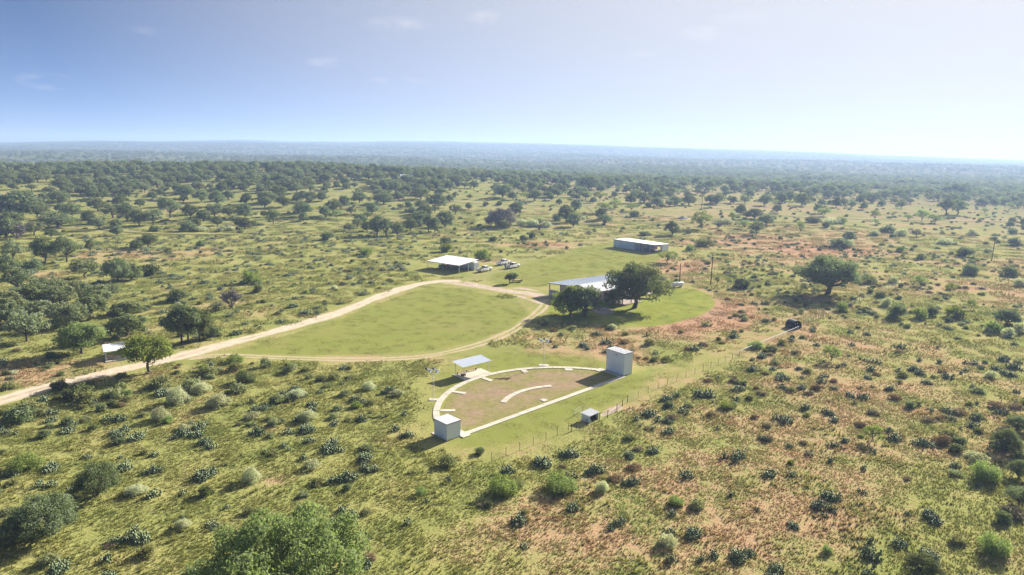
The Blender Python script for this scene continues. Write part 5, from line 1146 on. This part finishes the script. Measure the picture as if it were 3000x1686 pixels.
for a, b, c, q in zip(x, y, z, r):
    s = rng.uniform(.65, 1.15); s2 = s * (1 + .5 * min(1, max(0, (q - 1500) / 3000))); P.append((a, b, c - .3)); S.append((s2, s2, s * rng.uniform(.8, 1.1))); Rz.append(rng.uniform(0, 6.28)); VI.append(rng.choice(lowv))
scatter('distant_woods', P, S, Rz, VI, vm)
# low scrub in the middle distance and between the trees
sv = [joined(*VAR[k][i], 'scrub_piece') for k in ('scrub', 'darkbush', 'pale', 'greenbush') for i in (0, 1)] + [joined(*make_bush(2.6, 1.0, 16, 1000, .09, 'dry_weed', 6), 'weed_piece') for _ in range(2)]
x, y, z, u, v, r = [np.concatenate(q) for q in zip(fan(7500, 60, 330, 42), fan(7500, 330, 760, 42))]
d = np.where(r < 330, .11, .26); d = np.where((u > 2050) & (v > 620) & (v < 1000), .34, d); d = np.where((u < 1050) & (v > 1050) & (v < 1260), .5, d)
d = np.where((u < 600) & (v > 1260), .08, d); d = np.where((u > 2750) & (v > 1150), .45, np.where((u > 1400) & (v > 1050), .2, d)); d = d * (1 + .9 * np.sin(x * .05) * np.sin(y * .043 + 2))
ok = (u > -100) & (u < 3100) & (v < 1800) & (rng.random(len(x)) < d) & ~built(x, y, 2.); x, y, z, u, v, r = x[ok], y[ok], z[ok], u[ok], v[ok], r[ok]; n = len(x)
pk = rng.random(n); VI = rng.integers(0, 2, n) + np.where(pk < .55, 0, np.where(pk < .72, 2, np.where(pk < .82, 4, np.where(pk < .90, 6, 8))))
VI = np.where((u > 1400) & (v > 1000) & (rng.random(n) < .5), rng.integers(8, 10, n), VI)
s = np.where(r < 330, rng.uniform(.28, .75, n), rng.uniform(.5, 1.1, n)) * np.where((u > 2750) & (v > 1100), 1.2, 1) * np.where((VI // 2) % 2 == 1, .65, 1) * np.where(VI > 7, 1.3, 1)
P = np.stack([x, y, z], 1); S = np.stack([s, s, s * rng.uniform(.7, 1.1, n)], 1); Rz = rng.uniform(0, 6.28, n)
scatter('low_scrub', P, S, Rz, VI, sv)
# ---- prickly pear: the 300 that show largest are objects, the rest one mass
cv = [make_cactus(1.9, .85), make_cactus(2.5, .95), make_cactus(1.2, .7), make_cactus(3.0, .85, .6), make_cactus(1.6, .8)]
x, y, z, u, v, r = fan(14500, 54, 330, 41); d = np.full(len(x), .07)
d = np.where(v > 1150, np.where((u > 1800) | (u < 1000), .30, .15), d); d = np.where((u < 1100) & (v > 1200), .40, d); d = np.where((u < 1200) & (v > 650) & (v < 1000), .26, d)
d = np.where((u > 1500) & (u < 2000) & (v > 980) & (v < 1080), .25, d); d = np.where((u > 1900) & (v > 1050) & (v < 1300), .34, d)
cl = .6 + .3 * np.sin(x * .21 + 1) * np.sin(y * .17 + x * .05) + .3 * np.sin(x * .63 + y * .4)
ok = (u > -40) & (u < 3040) & (v < 1720) & (rng.random(len(x)) < d * np.maximum(.08, cl) * 1.1) & ~built(x, y, 1.2)
TP = np.array(TREEPOS); pear = []
for i in np.nonzero(ok)[0]:
    if (((x[i] - TP[:, 0]) ** 2 + (y[i] - TP[:, 1]) ** 2) < (TP[:, 2] * .55) ** 2).any(): continue
    pear.append((x[i], y[i], u[i], v[i], rng.uniform(.6, 1.2), int(rng.integers(len(cv))), r[i]))
pear.sort(key=lambda q: -q[4] * (1.2, 1.7, .8, 2., 1.)[q[5]] / q[6])
zones = defaultdict(list)
for (x, y, u, v, s, k, r) in pear[:300]:
    o = link('prickly_pear', cv[k], None, (x, y, 0), rng.uniform(0, 6.28)); o.scale = (s, s, s * rng.uniform(.85, 1.1))
    zone = ('in the bottom left scrub' if u < 700 else 'along the bottom left of centre' if u < 1300 else 'along the bottom right of centre' if u < 2000 else 'in the bottom right pasture') if v > 1300 else ('left of the low metal house' if u < 1250 else 'right of the small shed' if u > 1500 else 'in front of the field')
    o['category'] = 'cactus'; o['group'] = 'prickly pear ' + zone; zones[zone].append((u, v, o))
for zone, L_ in zones.items(): number_off('prickly pear clump', zone, L_, 'prickly pear ' + zone)
R0 = pear[300:]
scatter('prickly_pear_mass', [(q[0], q[1], 0) for q in R0], [(q[4],) * 3 for q in R0], [rng.uniform(0, 6.28) for q in R0], [q[5] for q in R0], cv)
# ---- rough grass: patches of tufts
def tuft_patch(side, n, h, w, blades, mat, lean=.5):
    N_ = n * blades; c = rng.uniform(-side / 2, side / 2, (n, 2)); hh = h * rng.uniform(.5, 1.5, n)
    i = np.repeat(np.arange(n), blades); a = rng.uniform(0, 6.28, N_); dx, dy = np.cos(a), np.sin(a); sp = hh[i] * .25
    bx = c[i, 0] + dx * sp * .3; by = c[i, 1] + dy * sp * .3; H_ = hh[i] * rng.uniform(.6, 1.15, N_); le = lean * H_ * rng.uniform(.2, 1.2, N_)
    px, py = -dy * w, dx * w
    V = np.stack([np.stack([bx - px, by - py, np.zeros(N_) - .02], 1), np.stack([bx + px, by + py, np.zeros(N_) - .02], 1), np.stack([bx + dx * le, by + dy * le, H_], 1)], 1).reshape(-1, 3)
    return mesh_np('tuft_patch', V, np.arange(N_ * 3).reshape(-1, 3), mat)
gv = [tuft_patch(3.2, 110, .14, .035, 8, 'grass_blade', .9) for _ in range(4)] + [tuft_patch(3.2, 46, .34, .035, 11, 'grass_blade', .5) for _ in range(2)]
P = []; S = []; Rz = []; VI = []
for rad0, rad1, st in ((54, 130, 2.3), (130, 230, 3.6), (230, 420, 7.)):
    g = np.arange(-rad1, rad1, st); gx, gy = np.meshgrid(g, np.arange(30, rad1, st)); gx = gx.ravel() + rng.uniform(-.5, .5, gx.size) * st; gy = gy.ravel() + rng.uniform(-.5, .5, gy.size) * st
    r = np.hypot(gx, gy); u, v = pix(gx, gy, 0); ok = (r >= rad0) & (r < rad1) & (u > -150) & (u < 3150) & (v < 1800); gx, gy = gx[ok], gy[ok]
    bad = built(gx, gy, .8); gx, gy = gx[~bad], gy[~bad]; gh = gz(gx, gy)
    for a, b, c in zip(gx, gy, gh):
        s = rng.uniform(.75, 1.2) * (1 if rad0 < 100 else 1.25 if rad0 < 200 else 1.9); P.append((a, b, c)); S.append((s, s, s * rng.uniform(.7, 1.2))); Rz.append(rng.uniform(0, 6.28)); VI.append(rng.integers(0, 4) if rng.random() < .85 else rng.integers(4, 6))
PA = np.array(P); scatter('rough_grass', P, S, Rz, VI, gv, {'dry': dryf(PA[:, 0], PA[:, 1], 0.)})

# short grass on the mown ground
lv = [tuft_patch(2.2, 60, .045, .03, 6, 'grass_blade', 1.1) for _ in range(3)]
P = []; hole = [polar(21.6, a) for a in range(202, 60, -6)] + [(20.9, 116.2), (-6.2, 89.0)]
for poly in LAWNS:
    q = np.array(poly); lo, hi = q.min(0), q.max(0); n = int((hi[0] - lo[0]) * (hi[1] - lo[1]) / 6.); px, py = rng.uniform(lo[0], hi[0], n), rng.uniform(lo[1], hi[1], n)
    ok = inpoly(px, py, poly) & ~inpoly(px, py, hole)
    for Pp, w in ROADS:
        for c_ in Pp[::2]: ok &= (px - c_[0]) ** 2 + (py - c_[1]) ** 2 > (w + 1.3) ** 2
    for (cx, cy, r) in ((24, 182, 17), (22.8, 167.5, 6), (-7, 116.6, 4.5), (54, 280, 13), (-8.8, 89.5, 4), (19.5, 119.5, 4.5), (-20, 225, 10)): ok &= np.hypot(px - cx, py - cy) > r
    P += list(zip(px[ok], py[ok], np.full(ok.sum(), .008)))
n = len(P); sc = rng.uniform(.8, 1.2, (n, 1)) * np.array([[1, 1, 1.]]); PA = np.array(P)
scatter('lawn_grass', P, sc, rng.uniform(0, 6.28, n), rng.integers(0, 3, n), lv, {'dry': dryf(PA[:, 0], PA[:, 1], 0.) * .4 - .12})

# ------------------------------------------------------------------ haze (the air between here and the skyline)
hz = MB().box(-9000, 9000, -400, 8200, float(Z.min()) - 1.5, max(CH + 3, float(Z.max()) + 14)).obj('haze', 'white_paint')
hz.data.materials.clear()
m = bpy.data.materials.new('haze_air'); m.use_nodes = True; t = m.node_tree; t.nodes.clear()
o = t.nodes.new('ShaderNodeOutputMaterial'); v = t.nodes.new('ShaderNodeVolumePrincipled')
v.inputs['Color'].default_value = (.48, .66, 1.0, 1); v.inputs['Density'].default_value = HAZE_D; v.inputs['Anisotropy'].default_value = HAZE_G
t.links.new(v.outputs[0], o.inputs['Volume']); hz.data.materials.append(m); stuff(hz)
